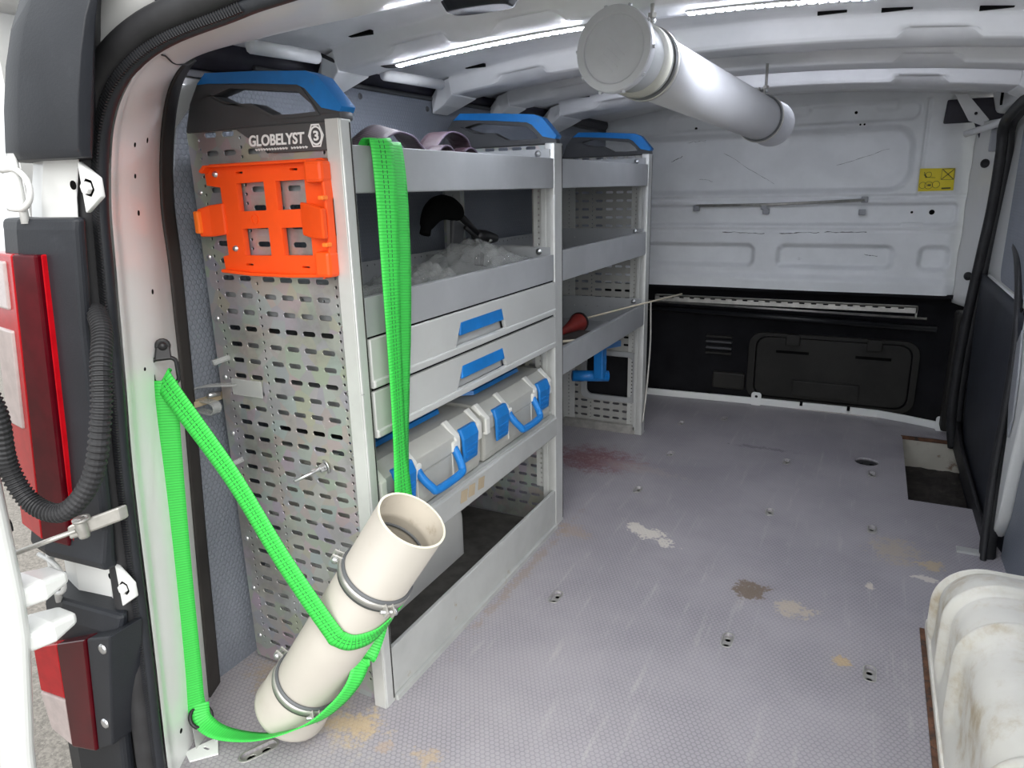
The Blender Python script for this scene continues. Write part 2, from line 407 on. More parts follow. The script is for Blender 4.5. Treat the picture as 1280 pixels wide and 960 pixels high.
def rsd(x, z, x0, x1, z0, z1, r):
    dx = abs(x-(x0+x1)/2)-(x1-x0)/2+r; dz = abs(z-(z0+z1)/2)-(z1-z0)/2+r
    return math.hypot(max(dx, 0), max(dz, 0))+min(max(dx, dz), 0)-r
def lerp(a, b_, t): return a+(b_-a)*t
def interp(tab, x):
    if x <= tab[0][0]: return tab[0][1]
    for (a, va), (b_, vb) in zip(tab, tab[1:]):
        if x <= b_: return lerp(va, vb, (x-a)/(b_-a))
    return tab[-1][1]

XS, XA = -.772, -1.136
Y1, Y2, Y3, YP, ZT = .958, 1.839, 2.732, 3.316, 1.113
WX = -1.158            # inner face of left lining
RX = .405              # inner face of right lining

# ================================================================== SETTING
# ground outside
g = struct(link('ground', grid(20, 20, lambda u, v_: (-14+28*u, -12+28*v_, -.56)), 'asphalt'))

# load floor (with step well cut out and drain hole)
well = [(.192, 2.448), (.192, 3.112), (.46, 3.112), (.46, 2.448)]
outer = [(-1.19, .60), (.46, .60), (.46, 2.448), (.192, 2.448), (.192, 3.112), (.46, 3.112), (.46, 3.33), (-1.19, 3.33)]
INS = [(-.624, 1.455), (-.201, 1.454), (.089, 1.462), (-.627, 2.174), (-.200, 2.175), (.089, 2.174), (.086, 2.630), (-.199, 2.638), (-.61, 2.55), (-.66, 2.93), (-.50, 3.06)]
holes = [rrect(x-.010, x+.010, y-.026, y+.026, .0098, 4) for x, y in INS]
holes.append([(.067+.040*math.cos(k*math.pi/10), 2.753+.040*math.sin(k*math.pi/10)) for k in range(20)])
ca, sa = math.cos(-.45), math.sin(-.45)
holes.append([(-.925+a*ca-b_*sa, .752+a*sa+b_*ca) for a, b_ in rrect(-.011, .011, -.036, .036, .0108, 4)])
floor = struct(link('floor', plate(outer, holes, .012, at_z(-.006)), 'floor_board'))
ins0 = None
ime = plate(rrect(-.0125, .0125, -.0285, .0285, .0122, 5), [circ(0, .011, .0068, 10), circ(0, -.011, .0068, 10)], .003, at_z(-.0085))
rme = plate(rrect(-.0130, .0130, -.0290, .0290, .0126, 5), [rrect(-.0100, .0100, -.026, .026, .0098, 5)], .0016, at_z(.0004))
setmat(ime, 'zinc'); setmat(rme, 'floor_edge')
for x, y in INS:
    o = link('floor_insert', ime, 'zinc', floor); o.location = (x, y, 0)
    o2 = link('insert_rim', rme, 'floor_edge', o)
o = link('floor_insert', ime.copy(), 'zinc', floor); o.location = (-.925, .752, 0); o.rotation_euler.z = -.45; o.scale = (1.05, 1.3, 1)
link('insert_rim', rme, 'zinc', o)
struct(link('underfloor', boxes((-1.19, .18, .60, 3.33, -.05, -.035), (.18, .46, .60, 2.44, -.05, -.035)), 'void', floor))
drain = link('floor_drain', plate(circ(.067, 2.753, .039, 24), [circ(.085, 2.755, .010, 10), circ(.05, 2.755, .008, 10)], .004, at_z(-.012)), 'black_rubber', floor)
# step well
link('step_front', boxes((.18, .47, 3.108, 3.13, -.22, -.012)), 'step_white', floor)
link('step_tread', grid(24, 24, lambda u, v_: (.185+.30*u, 2.44+.68*v_, -.125+.006*noise.noise((u*9, v_*9, 0)))), 'step_dirt', floor)
link('step_side', boxes((.17, .192, 2.44, 3.12, -.22, -.012)), 'step_dirt', floor)
link('step_back', boxes((.18, .47, 2.42, 2.448, -.22, -.012)), 'step_dirt', floor)
link('step_edge', boxes((.188, .40, 3.106, 3.116, -.012, .0015)), 'rust', floor)
# front angle bead at the foot of the bulkhead with notches and lashing tabs
bm = bmesh.new()
pts = [(-1.15, 3.29), (-.42, 3.325), (-.05, 3.335), (.10, 3.33), (.20, 3.30), (.30, 3.26), (.36, 3.235)]
segs = []
for (xa, ya), (xb, yb) in zip(pts, pts[1:]): segs.append((xa, ya, xb, yb))
bead = link('floor_bead', loft([[(x, y, 0.0), (x, y, .030), (x, y+.012, .032), (x, y+.012, 0)] for x, y in pts]), 'jamb_white', floor, bevel=.003)
for x in (-.80, -.62, -.21, -.015):
    link('bead_notch', boxes((x-.006, x+.006, 3.298+.035*(x+1.15)/.73*(1 if x < -.42 else 0)+(.024 if x >= -.42 else 0), 3.345, .018, .034)), 'void', floor)
for x, y in ((-.405, 3.318), (.335, 3.235)):
    link('lashing_tab', plate(rrect(x-.022, x+.022, -.004, .062, .012, 3), [circ(x, .042, .007, 10)], .006, at_y(y)), 'jamb_white', floor)

# left wall: lining sheet, lip, outer skin
edge = [(-.02, .85), (.006, .862), (.295, .885), (.633, .908), (.884, .916), (.993, .922), (1.119, .957), (1.184, 1.02), (1.225, 1.10), (1.252, 1.20)]
wl = [(y, z) for z, y in edge] + [(3.32, 1.246), (3.32, -.02)]
wall_left = struct(link('wall_left', plate(wl, [], .006, at_x(WX-.003)), 'wall_lining'))
link('outer_skin', boxes((-1.225, -1.215, .70, 3.45, -.15, 1.30)), 'van_white', wall_left)
link('lining_lip', tube([(WX+.003, 1.16, 1.245), (WX+.003, 2.2, 1.25), (WX+.003, 3.3, 1.243)], .006, 8), 'cap_plastic', wall_left, smooth=True)
for y, z in ((1.2, 1.22), (1.5, 1.225), (1.8, 1.22), (2.1, 1.22), (2.4, 1.22)):
    link('rivet', lathe([(0, .003), (.006, .003), (.008, 0)], (WX, y, z), (WX+1, y, z), 12), 'cap_plastic', wall_left, smooth=True)
link('lining_batten', boxes((WX, WX+.012, .885, .99, .60, .612)), 'paper', wall_left)
# dark cant rail between lining and roof
link('cant_rail', tube([(-1.185, .98, 1.262), (-1.18, 1.5, 1.272), (-1.18, 2.2, 1.275), (-1.17, 3.3, 1.27)], .030, 14), 'cantrail', wall_left, smooth=True)
link('cant_void', boxes((-1.215, -1.20, .9, 3.4, 1.22, 1.38)), 'cantrail', wall_left)
# left wheel arch (inside the lowest bay of the shelving)
def arch_mesh(xw, xs, yc, ry, H, sgn, rib=True, ny=90, nx=40):
    ey, ez = (.75, .62) if rib else (1.0, .8)
    def f(u, v_):
        a = math.pi*v_; y = yc+ry*math.copysign(abs(math.cos(a))**ey, math.cos(a)); z = H*abs(math.sin(a))**ez
        fr = abs(math.cos(a)); inset = .09*sstep(.80, 1.0, fr)
        X0 = xs+sgn*inset; R = min(.085, z*.8+.004)
        s = u*1.0
        d = (sum(.018*math.exp(-((y-q)/w2)**4)-.006*math.exp(-((y-q)/(3.2*w2))**2) for q, w2 in ((1.615, .010), (1.425, .012), (1.285, .012), (.98, .012)))-.008*sstep(1.27, 1.24, y)-.006*sstep(1.40, 1.37, y) if rib else 0)*sstep(.02, .08, z)
        if s < .35:
            t = s/.35; x = X0; zz = (z-R)*t; x -= sgn*d*sstep(.1, .5, t)
        elif s < .65:
            t = (s-.35)/.3*math.pi/2; x = X0+sgn*R*(1-math.cos(t)); zz = z-R+R*math.sin(t); x -= sgn*d*math.cos(t); zz += d*math.sin(t)
        else:
            t = (s-.65)/.35; x = lerp(X0+sgn*R, xw, t); zz = z+d
        return (x, y, zz)
    return grid(nx, ny, f)
link('wheel_arch', arch_mesh(-1.19, -.945, 1.29, .315, .30, -1, False), 'van_white', wall_left, smooth=True)

# right wall: rear quarter lining, pillars
quarter = [(.60, -.02), (2.14, -.02), (2.15, .20), (2.17, .50), (2.25, .80), (2.33, 1.0), (2.35, 1.32), (.60, 1.32)]
wall_right = struct(link('wall_right', plate(quarter, [], .008, at_x(RX+.004)), 'wall_lining'))
link('outer_skin', boxes((.50, .51, .60, 3.45, -.15, 1.33)), 'van_white', wall_right)
# white pillar behind the sliding door, wide at the top and tapering to the floor
link('rear_pillar', plate([(2.105, .13), (2.150, .05), (2.185, .30), (2.20, .48), (2.235, .58), (2.29, .70), (2.29, 1.30), (1.70, 1.30), (1.70, .78), (1.95, .62), (2.05, .44), (2.085, .28)], [], .03, at_x(RX-.012)), 'van_white', wall_right, bevel=.008)
link('pillar_patch', plate([(2.14, .34), (2.195, .42), (2.225, .58), (2.19, .62), (2.14, .50), (2.12, .40)], [], .006, at_x(RX-.031)), 'lamp_grey', wall_right, bevel=.002)
for y, z in ((2.20, .66), (2.255, .66)):
    link('pillar_slot', plate(slot(y, z, .03, .012), [], .004, at_x(RX-.03)), 'void', wall_right)
rseal = [(.372, 2.12, -.02), (.372, 2.15, .05), (.376, 2.21, .25), (.380, 2.225, .40), (.384, 2.26, .55), (.388, 2.33, .66), (.392, 2.46, .76), (.40, 2.60, .80)]
trim2 = struct(link('trim_2', tube(catmull(rseal, 6), .020, 10), 'black_rubber', smooth=True))
link('seal_lip', tube([Vector(p)+Vector((-.012, -.028, 0)) for p in catmull(rseal, 6)], .008, 8), 'black_rubber', trim2, smooth=True)
link('floor_clip', boxes((.30, .355, 2.12, 2.15, 0, .006)), 'post_alu', wall_right)
# right wheel arch
link('wheel_arch', arch_mesh(.42, .205, 1.18, .505, .28, 1, True, 300, 50), 'arch_paint', wall_right, smooth=True)
link('arch_gap', boxes((.190, .206, .60, 1.68, -.004, .004)), 'rust', wall_right)
link('arch_flange', plate([(.60, .0), (1.675, .0), (1.69, .012), (1.68, .03), (1.5, .018), (.60, .02)], [], .008, at_x(.204)), 'arch_paint', wall_right, bevel=.002)

# closed sliding door on the right
door2 = struct(bpy.data.objects.new('door_2', None)); C.objects.link(door2); door2.location = (.42, 2.6, 0)
def door_x(y, z): return .432 - .030*math.sin(math.pi*min(1, max(0, (z+.1)/1.35)))
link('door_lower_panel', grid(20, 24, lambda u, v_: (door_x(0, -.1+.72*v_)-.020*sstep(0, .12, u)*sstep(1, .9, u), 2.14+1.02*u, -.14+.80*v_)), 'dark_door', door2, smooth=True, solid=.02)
link('door_upper_panel', grid(20, 24, lambda u, v_: (door_x(0, .66+.64*v_), 2.14+1.02*u, .655+.68*v_)), 'van_white', door2, smooth=True, solid=.02)
link('door_return', boxes((.36, .50, 3.125, 3.14, -.15, .62)), 'black_rubber', door2)
link('door_return_upper', boxes((.375, .50, 3.125, 3.14, .62, 1.32)), 'van_white', door2)
link('door_sill_ledge', boxes((.385, .44, 2.2, 3.05, .63, .668)), 'van_white', door2, bevel=.012)
link('door_lining', plate(rrect(2.20, 2.74, .68, 1.22, .05), [], .012, at_x(.388)), 'wall_lining', door2, bevel=.004)
link('door_pocket', boxes((.392, .412, 2.92, 2.99, .36, .44)), 'dark_plastic', door2, bevel=.004)
fseal = [(.368, 3.10, -.02), (.350, 3.10, .10), (.345, 3.10, .30), (.350, 3.09, .50), (.362, 3.08, .72), (.372, 3.07, .90), (.372, 3.06, 1.08), (.366, 3.04, 1.16), (.37, 2.95, 1.20), (.375, 2.6, 1.235), (.375, 2.0, 1.24)]
trim3 = struct(link('trim_3', tube(catmull(fseal, 6), .017, 10), 'black_rubber', smooth=True))
link('seal_base', tube([Vector(p)+Vector((.022, 0.012, 0)) for p in catmull(fseal, 6)], .016, 8), 'black_rubber', trim3, smooth=True)
link('sill_cover', plate([(2.14, -.02), (3.10, -.02), (3.10, .09), (2.9, .05), (2.3, .03), (2.14, .02)], [], .012, at_x(.374)), 'black_rubber', trim3)

# front bulkhead (pressed steel), dark lower half, hatch
def bulk(x, z):
    h = 0.
    h += .034*sstep(.008, -.020, rsd(x, z, -1.3, .118, .955, 1.205, .085))            # big window recess
    h += .011*sstep(.006, -.004, abs(z-.934)-.004)                                   # groove under it
    h += .012*sstep(.006, -.004, max(abs(x-.150)-.003, abs(z-1.115)-.18))             # vertical groove
    h += .020*sstep(.008, -.008, rsd(x, z, -1.3, .290, .825, .905, .02))              # band
    for x0, x1 in ((-1.3, -.460), (-.362, .086), (.178, .285)):
        h += .032*sstep(.008, -.014, rsd(x, z, x0, x1, .643, .738, .03))
    h -= .020*sstep(.62, .585, z)                                                    # lower flange
    h += .010*sstep(.006, -.008, rsd(x, z, -.86, .120, 1.225, 1.292, .03))            # top pressing
    for xc in (-.60, -.315, .01):
        h -= .010*sstep(.008, -.012, rsd(x, z, xc-.04, xc+.04, 1.262, 1.30, .02))
    h += .045*sstep(.20, .33, x)*sstep(.95, 1.2, z)+.03*sstep(.27, .33, x)
    h += .006*sstep(.008, -.004, abs(z-.80)-.002)
    h += .012*noise.noise((x*2.2, z*2.2, 3.1))
    return h
wf = grid(300, 180, lambda u, v_: (lerp(-1.2, .345, u), YP-.006+bulk(lerp(-1.2, .345, u), lerp(.547, 1.40, v_)), lerp(.547, 1.40, v_)))
wall_front = struct(link('wall_front', wf, 'bulkhead_grey', smooth=True))
link('rail_bar', tube([(-.72, YP-.008, .905), (-.40, YP-.012, .908), (-.04, YP-.012, .922)], .006, 8), 'zinc', wall_front, smooth=True)
for x, z in ((-.72, .895), (-.43, .900), (-.42, .880), (-.04, .925), (-.045, .875)):
    link('rail_clip', boxes((x-.013, x+.013, YP-.015, YP+.01, z-.013, z+.011)), 'lamp_grey', wall_front, bevel=.003)
for x, z, r in ((.135, .872, .005), (.205, .872, .010), (-.105, 1.262, .006), (-.085, 1.215, .004), (-.07, 1.215, .004), (-.74, 1.235, .006)):
    link('press_hole', lathe([(0, .002), (r, .002), (r, 0)], (x, YP-.001+bulk(x, z)-.004, z), (x, YP-2, z), 14), 'void', wall_front)
for x0, x1, z in ((-.5, -.42, .815), (.10, .18, .82)):
    link('pressed_tab', plate(rrect(x0, x1, z-.010, z+.010, .006), [], .003, at_y(YP+.002)), 'bulkhead_grey', wall_front, bevel=.001)
for k, (x0, x1, z0, dz) in enumerate(((-.60, -.42, .790, -.004), (-.36, -.20, .786, .006), (-.18, -.02, .792, .002), (-.85, -.80, 1.10, .02), (-.72, -.66, 1.02, -.01), (-.78, -.70, 1.18, .004), (-.62, -.40, 1.13, -.14), (-.16, .03, 1.06, .06), (-.02, .03, .70, -.006))):
    pts_ = []
    for i in range(15):
        t = i/14; x = lerp(x0, x1, t); z = z0+dz*t+.005*noise.noise((k*3.1, t*5, 0)); pts_.append((x, YP-.0062+bulk(x, z), z))
    link('scuff_mark', tube(pts_, [.0022*(.3+abs(noise.noise((k, i*.6, 2)))*1.6)*(1. if k < 4 or k == 8 else .45) for i in range(15)], 6), 'rubber_grey', wall_front)
# dark felt lower half
link('lower_felt', boxes((-1.2, .40, 3.40, 3.41, -.02, .56), (-1.2, .40, 3.30, 3.41, .535, .55)), 'felt_dark', wall_front)
link('load_rail', plate([(-.88, .478), (.195, .478), (.195, .506), (-.88, .506)], [slot(-.85+.047*k, .497, .022, .007) for k in range(22)], .004, at_y(3.25)), 'zinc', wall_front)
link('rail_flange', boxes((-.88, .195, 3.248, 3.28, .500, .505), (.190, .196, 3.248, 3.275, .462, .505)), 'zinc', wall_front)
link('cross_tube', tube([(-.95, 3.36, .425), (.28, 3.35, .40)], .013, 10), 'black_gloss', wall_front, smooth=True)
link('cross_tube', tube([(-.95, 3.37, .455), (.24, 3.36, .44)], .006, 8), 'zinc', wall_front, smooth=True)
hatch = link('hatch', plate(rrect(-.425, .205, .035, .315, .05), [], .02, at_y(3.385)), 'hatch_dark', wall_front, bevel=.008)
link('hatch_frame', plate(rrect(-.46, .235, .015, .335, .06), [rrect(-.43, .21, .03, .32, .05)], .03, at_y(3.385)), 'hatch_dark', wall_front, bevel=.004)
for x in (-.27, .06):
    link('hatch_clip', boxes((x-.03, x+.03, 3.355, 3.385, .285, .335)), 'hatch_dark', hatch, bevel=.004)
    link('hatch_slot', boxes((x-.07, x+.07, 3.371, 3.376, .245, .257)), 'void', hatch)
link('hatch_pocket', boxes((-.26, .02, 3.36, 3.385, .05, .125)), 'hatch_dark', hatch, bevel=.006)
for k, z in enumerate((.30, .275, .245, .22)):
    link('vent_slat', boxes((-.66, -.54, 3.375, 3.405, z-.006, z+.004)), 'hatch_dark' if k in (0, 3) else 'cap_plastic', wall_front, bevel=.002)
link('felt_pocket', boxes((-.62, -.47, 3.37, 3.40, .05, .13)), 'hatch_dark', wall_front, bevel=.008)
# front right pillar and door-track end above it
pil = grid(14, 40, lambda u, v_: (lerp(.315, .385, u)+.004*noise.noise((v_*9, 0, 1.7)), lerp(3.312, 3.10, u)+.0*v_, lerp(.52, 1.2, v_)+0*u))
link('front_pillar', pil, 'van_white', wall_front, smooth=True, solid=.004)
link('pillar_foot', boxes((.325, .372, 3.16, 3.26, .02, .50)), 'hatch_dark', wall_front, bevel=.01)
for z in (1.05, .64):
    link('grommet', lathe([(0, .014), (.007, .014), (.009, .006), (.016, .004), (.016, 0)], (.345, 3.19, z), (.2, 3.0, z), 14), 'black_rubber', wall_front, smooth=True)
link('corner_recess', plate([(.20, 1.20), (.205, 1.285), (.43, 1.285), (.43, 1.10), (.34, 1.10), (.32, 1.15), (.30, 1.20)], [], .01, at_y(3.285)), 'cantrail', wall_front, bevel=.01)
link('corner_bracket', plate([(.225, 1.30), (.265, 1.30), (.345, 1.205), (.325, 1.185), (.28, 1.205)], [circ(.30, 1.23, .006)], .006, at_y(3.262)), 'roof_white', wall_front, bevel=.002)
link('corner_bar', tube([(.27, 3.18, 1.155), (.34, 3.10, 1.175), (.39, 3.0, 1.20)], .012, 8), 'roof_white', wall_front, smooth=True)
link('corner_strut', boxes((.345, .37, 3.15, 3.17, 1.09, 1.17)), 'lamp_grey', wall_front, bevel=.003)

# ceiling: arched skin, hat-section ribs, rear header, side brackets
XC = -.38
def roof_z(x): return 1.352-.060*((x-XC)/.75)**2
def rib_z(x): return 1.297-.045*((x-XC)/.70)**2
ceiling = struct(link('ceiling', grid(40, 60, lambda u, v_: (lerp(-1.22, .50, u), lerp(.66, 3.42, v_), roof_z(lerp(-1.22, .50, u))+.004*math.sin(v_*90)*0)), 'roof_white', smooth=True, solid=.01))
def rib_mesh(y0, y1, x0, x1, pockets):
    def f(u, v_):
        x = lerp(x0, x1, u); zb = rib_z(x); zt = roof_z(x)-.004
        prof = [(y0-.030, zt), (y0-.012, zt-.004), (y0, zb+.008), (y0+.006, zb), (y1-.006, zb), (y1, zb+.008), (y1+.012, zt)]
        k = v_*(len(prof)-1); i = min(int(k), len(prof)-2); t = k-i
        y, z = lerp(prof[i][0], prof[i+1][0], t), lerp(prof[i][1], prof[i+1][1], t)
        for xc in pockets:      # pressed pockets along the lower rear corner
            q = sstep(.075, .055, abs(x-xc))
            if v_ > .30 and v_ < .60: z += q*.018*sstep(y0+.045, y0+.015, y)
        return (x, y, z)
    return grid(90, 24, f)
RIBS = [(1.315, 1.425), (1.79, 1.93), (2.14, 2.27), (2.56, 2.78)]
for y0, y1 in RIBS:
    rb = link('roof_rib', rib_mesh(y0, y1, -1.07, .33, (-.86, -.62, .08)), 'roof_white', ceiling, smooth=True)
    for xc in (-.97, -.64, -.12, .0, .17):
        link('rib_slot', boxes((xc-.028, xc+.028, y0-.046, y0-.036, roof_z(xc)-.010, roof_z(xc)-.002)), 'void', rb)
    for s, xe in ((-1, -1.07), (1, .33)):
        zz = rib_z(xe)
        link('rib_bracket', loft([[(xe, y0, zz-.002), (xe, y1, zz-.002), (xe, y1+.01, zz+.04), (xe, y0-.01, zz+.04)],
                                  [(xe+s*.04, y0+.02, zz-.025), (xe+s*.04, y1-.02, zz-.025), (xe+s*.04, y1-.01, zz+.03), (xe+s*.04, y0, zz+.03)],
                                  [(xe+s*.085, y0+.03, zz-.045), (xe+s*.085, y1-.03, zz-.045), (xe+s*.085, y1-.03, zz), (xe+s*.085, y0+.03, zz)]]), 'roof_white', rb, bevel=.003)
# roof-side tubes at the left ends
for y0, y1 in ((1.06, 1.24), (1.47, 1.72)):
    link('side_tube', tube([(-1.06, y0, 1.262), (-1.06, y1, 1.268)], .013, 10), 'roof_white', ceiling, smooth=True)
link('right_cant_rail', loft([[(.36, y, 1.225), (.44, y, 1.215), (.46, y, 1.33), (.34, y, 1.30)] for y in (.7, 2.0, 3.25)]), 'roof_white', ceiling, bevel=.012)
for k in range(4):
    link('rail_vent', boxes((.325+.006*k, .331+.006*k, 2.86+.05*k, 2.875+.05*k, 1.235, 1.275)), 'void', ceiling)
# lamp housing in the roof near the rear
lampb = link('dome_lamp', loft([[(-.72+.14*a, 1.16+.07*b_, 1.318) for a, b_ in rrect(0, 1, 0, 1, .3, 4)], [(-.71+.12*a, 1.168+.054*b_, 1.300) for a, b_ in rrect(0, 1, 0, 1, .3, 4)]]), 'dark_plastic', ceiling, bevel=.003)

# rear left pillar (jamb) and header lofted between the seal line and the lining edge
SEAL = [(-.990, .615, -.06), (-.998, .622, .051), (-.990, .632, .302), (-.982, .642, .578), (-.973, .650, .730), (-.957, .655, .908), (-.948, .658, .996), (-.926, .664, 1.089), (-.881, .668, 1.146), (-.805, .676, 1.183), (-.692, .684, 1.203), (-.615, .684, 1.212), (-.38, .684, 1.228), (-.05, .684, 1.212), (.10, .68, 1.19), (.19, .66, 1.08), (.22, .65, .9), (.25, .62, .0)]
INNER = [(-1.135, .812, -.06), (-1.130, .814, -.02), (-1.130, .836, .305), (-1.130, .860, .629), (-1.130, .868, .780), (-1.130, .873, .881), (-1.130, .876, .993), (-1.125, .895, 1.112), (-1.105, .915, 1.192), (-1.062, .940, 1.230), (-.901, .950, 1.246), (-.753, .950, 1.253), (-.38, .950, 1.268), (-.02, .95, 1.25), (.22, .94, 1.22), (.33, .90, 1.10), (.37, .87, .9), (.38, .82, .0)]
S_, N_ = catmull(SEAL, 8), catmull(INNER, 8)
def jamb(u, v_):
    i = u*(len(S_)-1); k = min(int(i), len(S_)-2); t = i-k
    a, b_ = S_[k].lerp(S_[k+1], t), N_[k].lerp(N_[k+1], t); p = a.lerp(b_, v_)
    d = .016*math.sin(math.pi*v_)+.014*sstep(.16, .02, v_)          # rolled edge by the seal, faint crown
    c_ = Vector((-.38, .75, .65)); n_ = (c_-p); n_.y = 0; n_.normalize()
    return p+n_*(d-.014*(1-v_))
wall_rear = struct(link('wall_rear', grid(170, 24, jamb), 'jamb_white', smooth=True))
for zt_, v_, r in ((1.085, .58, .0042), (1.075, .36, .0035), (1.03, .38, .0035), (.975, .42, .0042), (.85, .52, .0042), (.735, .30, .003), (.64, .55, .0042), (.60, .56, .0042), (.46, .62, .0042), (.30, .64, .0042), (.06, .30, .0045)):
    u_ = min((k/1000 for k in range(450)), key=lambda k: abs(jamb(k, v_).z-zt_))
    p = jamb(u_, v_); q = jamb(u_, v_+.02); t = jamb(u_+.004, v_); n_ = (q-p).cross(t-p).normalized()
    if n_.x < 0: n_ = -n_
    link('pillar_hole', lathe([(0, .0006), (r, .0006), (r+.0003, -.002)], p, p+n_, 12), 'void', wall_rear)
link('header_seam', tube([Vector(jamb(.51, v_/10))+Vector((.004*math.sin(v_), 0, -.001)) for v_ in range(1, 10)], .0012, 6), 'hatch_dark', wall_rear)
# black edging between jamb and lining
def edging(u, v_):
    i = u*(len(N_)*.50); k = int(i); t = i-k; p = N_[k].lerp(N_[k+1], t)
    out = (p-Vector((-.38, p.y, .55))).normalized()
    return p+Vector((0, .042*v_, 0))+out*(.024*v_-.002)
trim4 = struct(link('trim_4', grid(110, 6, edging), 'trim_strip', smooth=True, solid=.006))
# rubber door seal
path = [p+Vector((.0, -.020, 0)) for p in catmull(SEAL, 8)]
def off(p, d):
    c_ = Vector((-.38, p.y, .62)); n_ = (p-c_); k = max(abs(n_.x)/.55, abs(n_.z)/.60); n_.normalize(); return p+n_*d
trim1 = struct(link('trim_1', tube([off(p, .022)+Vector((0, -.004, 0)) for p in path], .0175, 14), 'black_rubber', smooth=True))
lip = [off(p, .001)+Vector((0, .004, 0)) for p in path]
link('seal_lip', tube(lip, .0105, 10), 'dark_plastic', trim1, smooth=True)
bm = bmesh.new(); fr = frames(lip); L_ = 0; nxt = 0
for i in range(1, int(len(lip)*.62)):
    seg = (lip[i]-lip[i-1]).length; 
    while nxt < L_+seg:
        t = (nxt-L_)/seg; p = lip[i-1].lerp(lip[i], t); tt = (lip[i]-lip[i-1]).normalized(); side = off(p, 1)-p
        rz = frame_axis(p+Vector((0, -.0095, 0))-side*.002, p+tt)
        x_ = side.normalized(); z_ = tt; y_ = z_.cross(x_)
        mt = Matrix(((x_.x, y_.x, z_.x, p.x-side.x*.002), (x_.y, y_.y, z_.y, p.y-.009), (x_.z, y_.z, z_.z, p.z-side.z*.002), (0, 0, 0, 1)))
        box(bm, -.007, .005, -.0022, .0022, -.0010, .0010, mt); nxt += .0042
    L_ += seg
sr = link('seal_ribs', from_bm(bm), 'black_rubber', trim1); sr['kind'] = 'stuff'
# outside: header skin above the seal
link('header_skin', grid(60, 6, lambda u, v_: (lambda p: (p.x, p.y-.012-.03*v_+.10*v_*v_, p.z+.012+.20*v_))(off(S_[int(60+u*60)], .035))), 'van_white', wall_rear, smooth=True, solid=.004)

# outside: rear corner column beside the opening
COL_IN = [(-.3, -1.05), (.17, -1.012), (.36, -.966), (.49, -.962), (.66, -.945), (.82, -.926), (.98, -.898), (1.05, -.862), (1.15, -.828), (1.25, -.800)]
COL_OUT = [(-.3, -1.25), (.0, -1.232), (.27, -1.215), (.49, -1.195), (.74, -1.165), (.98, -1.105), (1.06, -1.060), (1.24, -.992), (1.30, -.965)]
def column(name, zs, m, parent, bevel=.006, ins=0.):
    rings = []
    for z, g in zs:
        a, o = interp(COL_IN, z)-ins, interp(COL_OUT, z)+ins*.6
        rings.append([(a-.070, .630, z), (a-.018, .596-g*.5, z), (a-.020, .584-g, z), (lerp(a, o, .62), .574-g, z), (lerp(a, o, .86), .584-g, z), (o, .620, z), (o-.008, .76, z)])
    return link(name, loft(rings), m, parent, bevel=bevel, smooth=bevel > .009, seg=4 if bevel > .009 else 2)
column('corner_core', [(z, -.030) for z in (-.30, .2, .5, .8, 1.0, 1.2, 1.3)], 'van_white', wall_rear, ins=.045)
column('corner_cover', [(1.048, .0), (1.06, .006), (1.11, .008), (1.16, .006), (1.20, .0), (1.24, -.012), (1.27, -.03), (1.30, -.06)], 'dark_plastic', wall_rear, bevel=.010)
column('corner_cover', [(.455, .010), (.470, .014), (.52, .004), (.66, .002), (.82, .002), (.96, .002), (.975, .0)], 'dark_plastic', wall_rear, bevel=.005)
column('corner_cover', [(-.30, .012), (.05, .010), (.20, .009), (.340, .008), (.372, .0)], 'dark_plastic', wall_rear, bevel=.006)
# hinge pockets: loops and plates
def hinge(z0, z1, zc):
    s = interp(COL_IN, zc)+1.012; h = z1-z0; so = interp(COL_OUT, zc)
    link('hinge_plate', plate([(-1.045+s, z0), (-1.045+s, z1), (-1.01+s, zc+.012), (-1.01+s, zc-.012)], [], .008, at_y(.60)), 'van_white', wall_rear, bevel=.002)
    link('hinge_pin', tube([(so+.075, .575, z0-.012), (so+.075, .575, z1+.012)], .0055, 10), 'van_white', wall_rear, smooth=True)
    xl = so+.105
    link('hinge_loop', tube(catmull([(xl-.06, .575, z0+.008), (xl-.02, .57, z0+.008), (xl, .57, z0+.022), (xl, .57, z1-.022), (xl-.02, .57, z1-.008), (xl-.06, .575, z1-.008)], 4), .004, 8), 'van_white', wall_rear, smooth=True)
    link('hinge_hole', lathe([(0, .001), (.006, .001), (.006, 0)], (-1.075+s, .606, zc+.004), (-1.075+s, 0, zc+.004), 12), 'void', wall_rear)
    link('hinge_bolt', lathe([(0, .008), (.008, .008), (.008, .002), (.012, .002), (.012, 0)], (-1.030+s, .598, zc), (-1.030+s, 0, zc), 6), 'van_white', wall_rear)
hinge(.98, 1.045, 1.012); hinge(.378, .452, .415)
link('corner_tab', plate([(-.80, 1.205), (-.765, 1.205), (-.752, 1.222), (-.758, 1.250), (-.815, 1.250)], [], .006, at_y(.662)), 'dark_plastic', wall_rear, bevel=.002)
link('tab_bolt', lathe([(0, .005), (.007, .005), (.009, 0)], (-.785, .658, 1.228), (-.785, 0, 1.228), 12), 'dark_plastic', wall_rear, smooth=True)

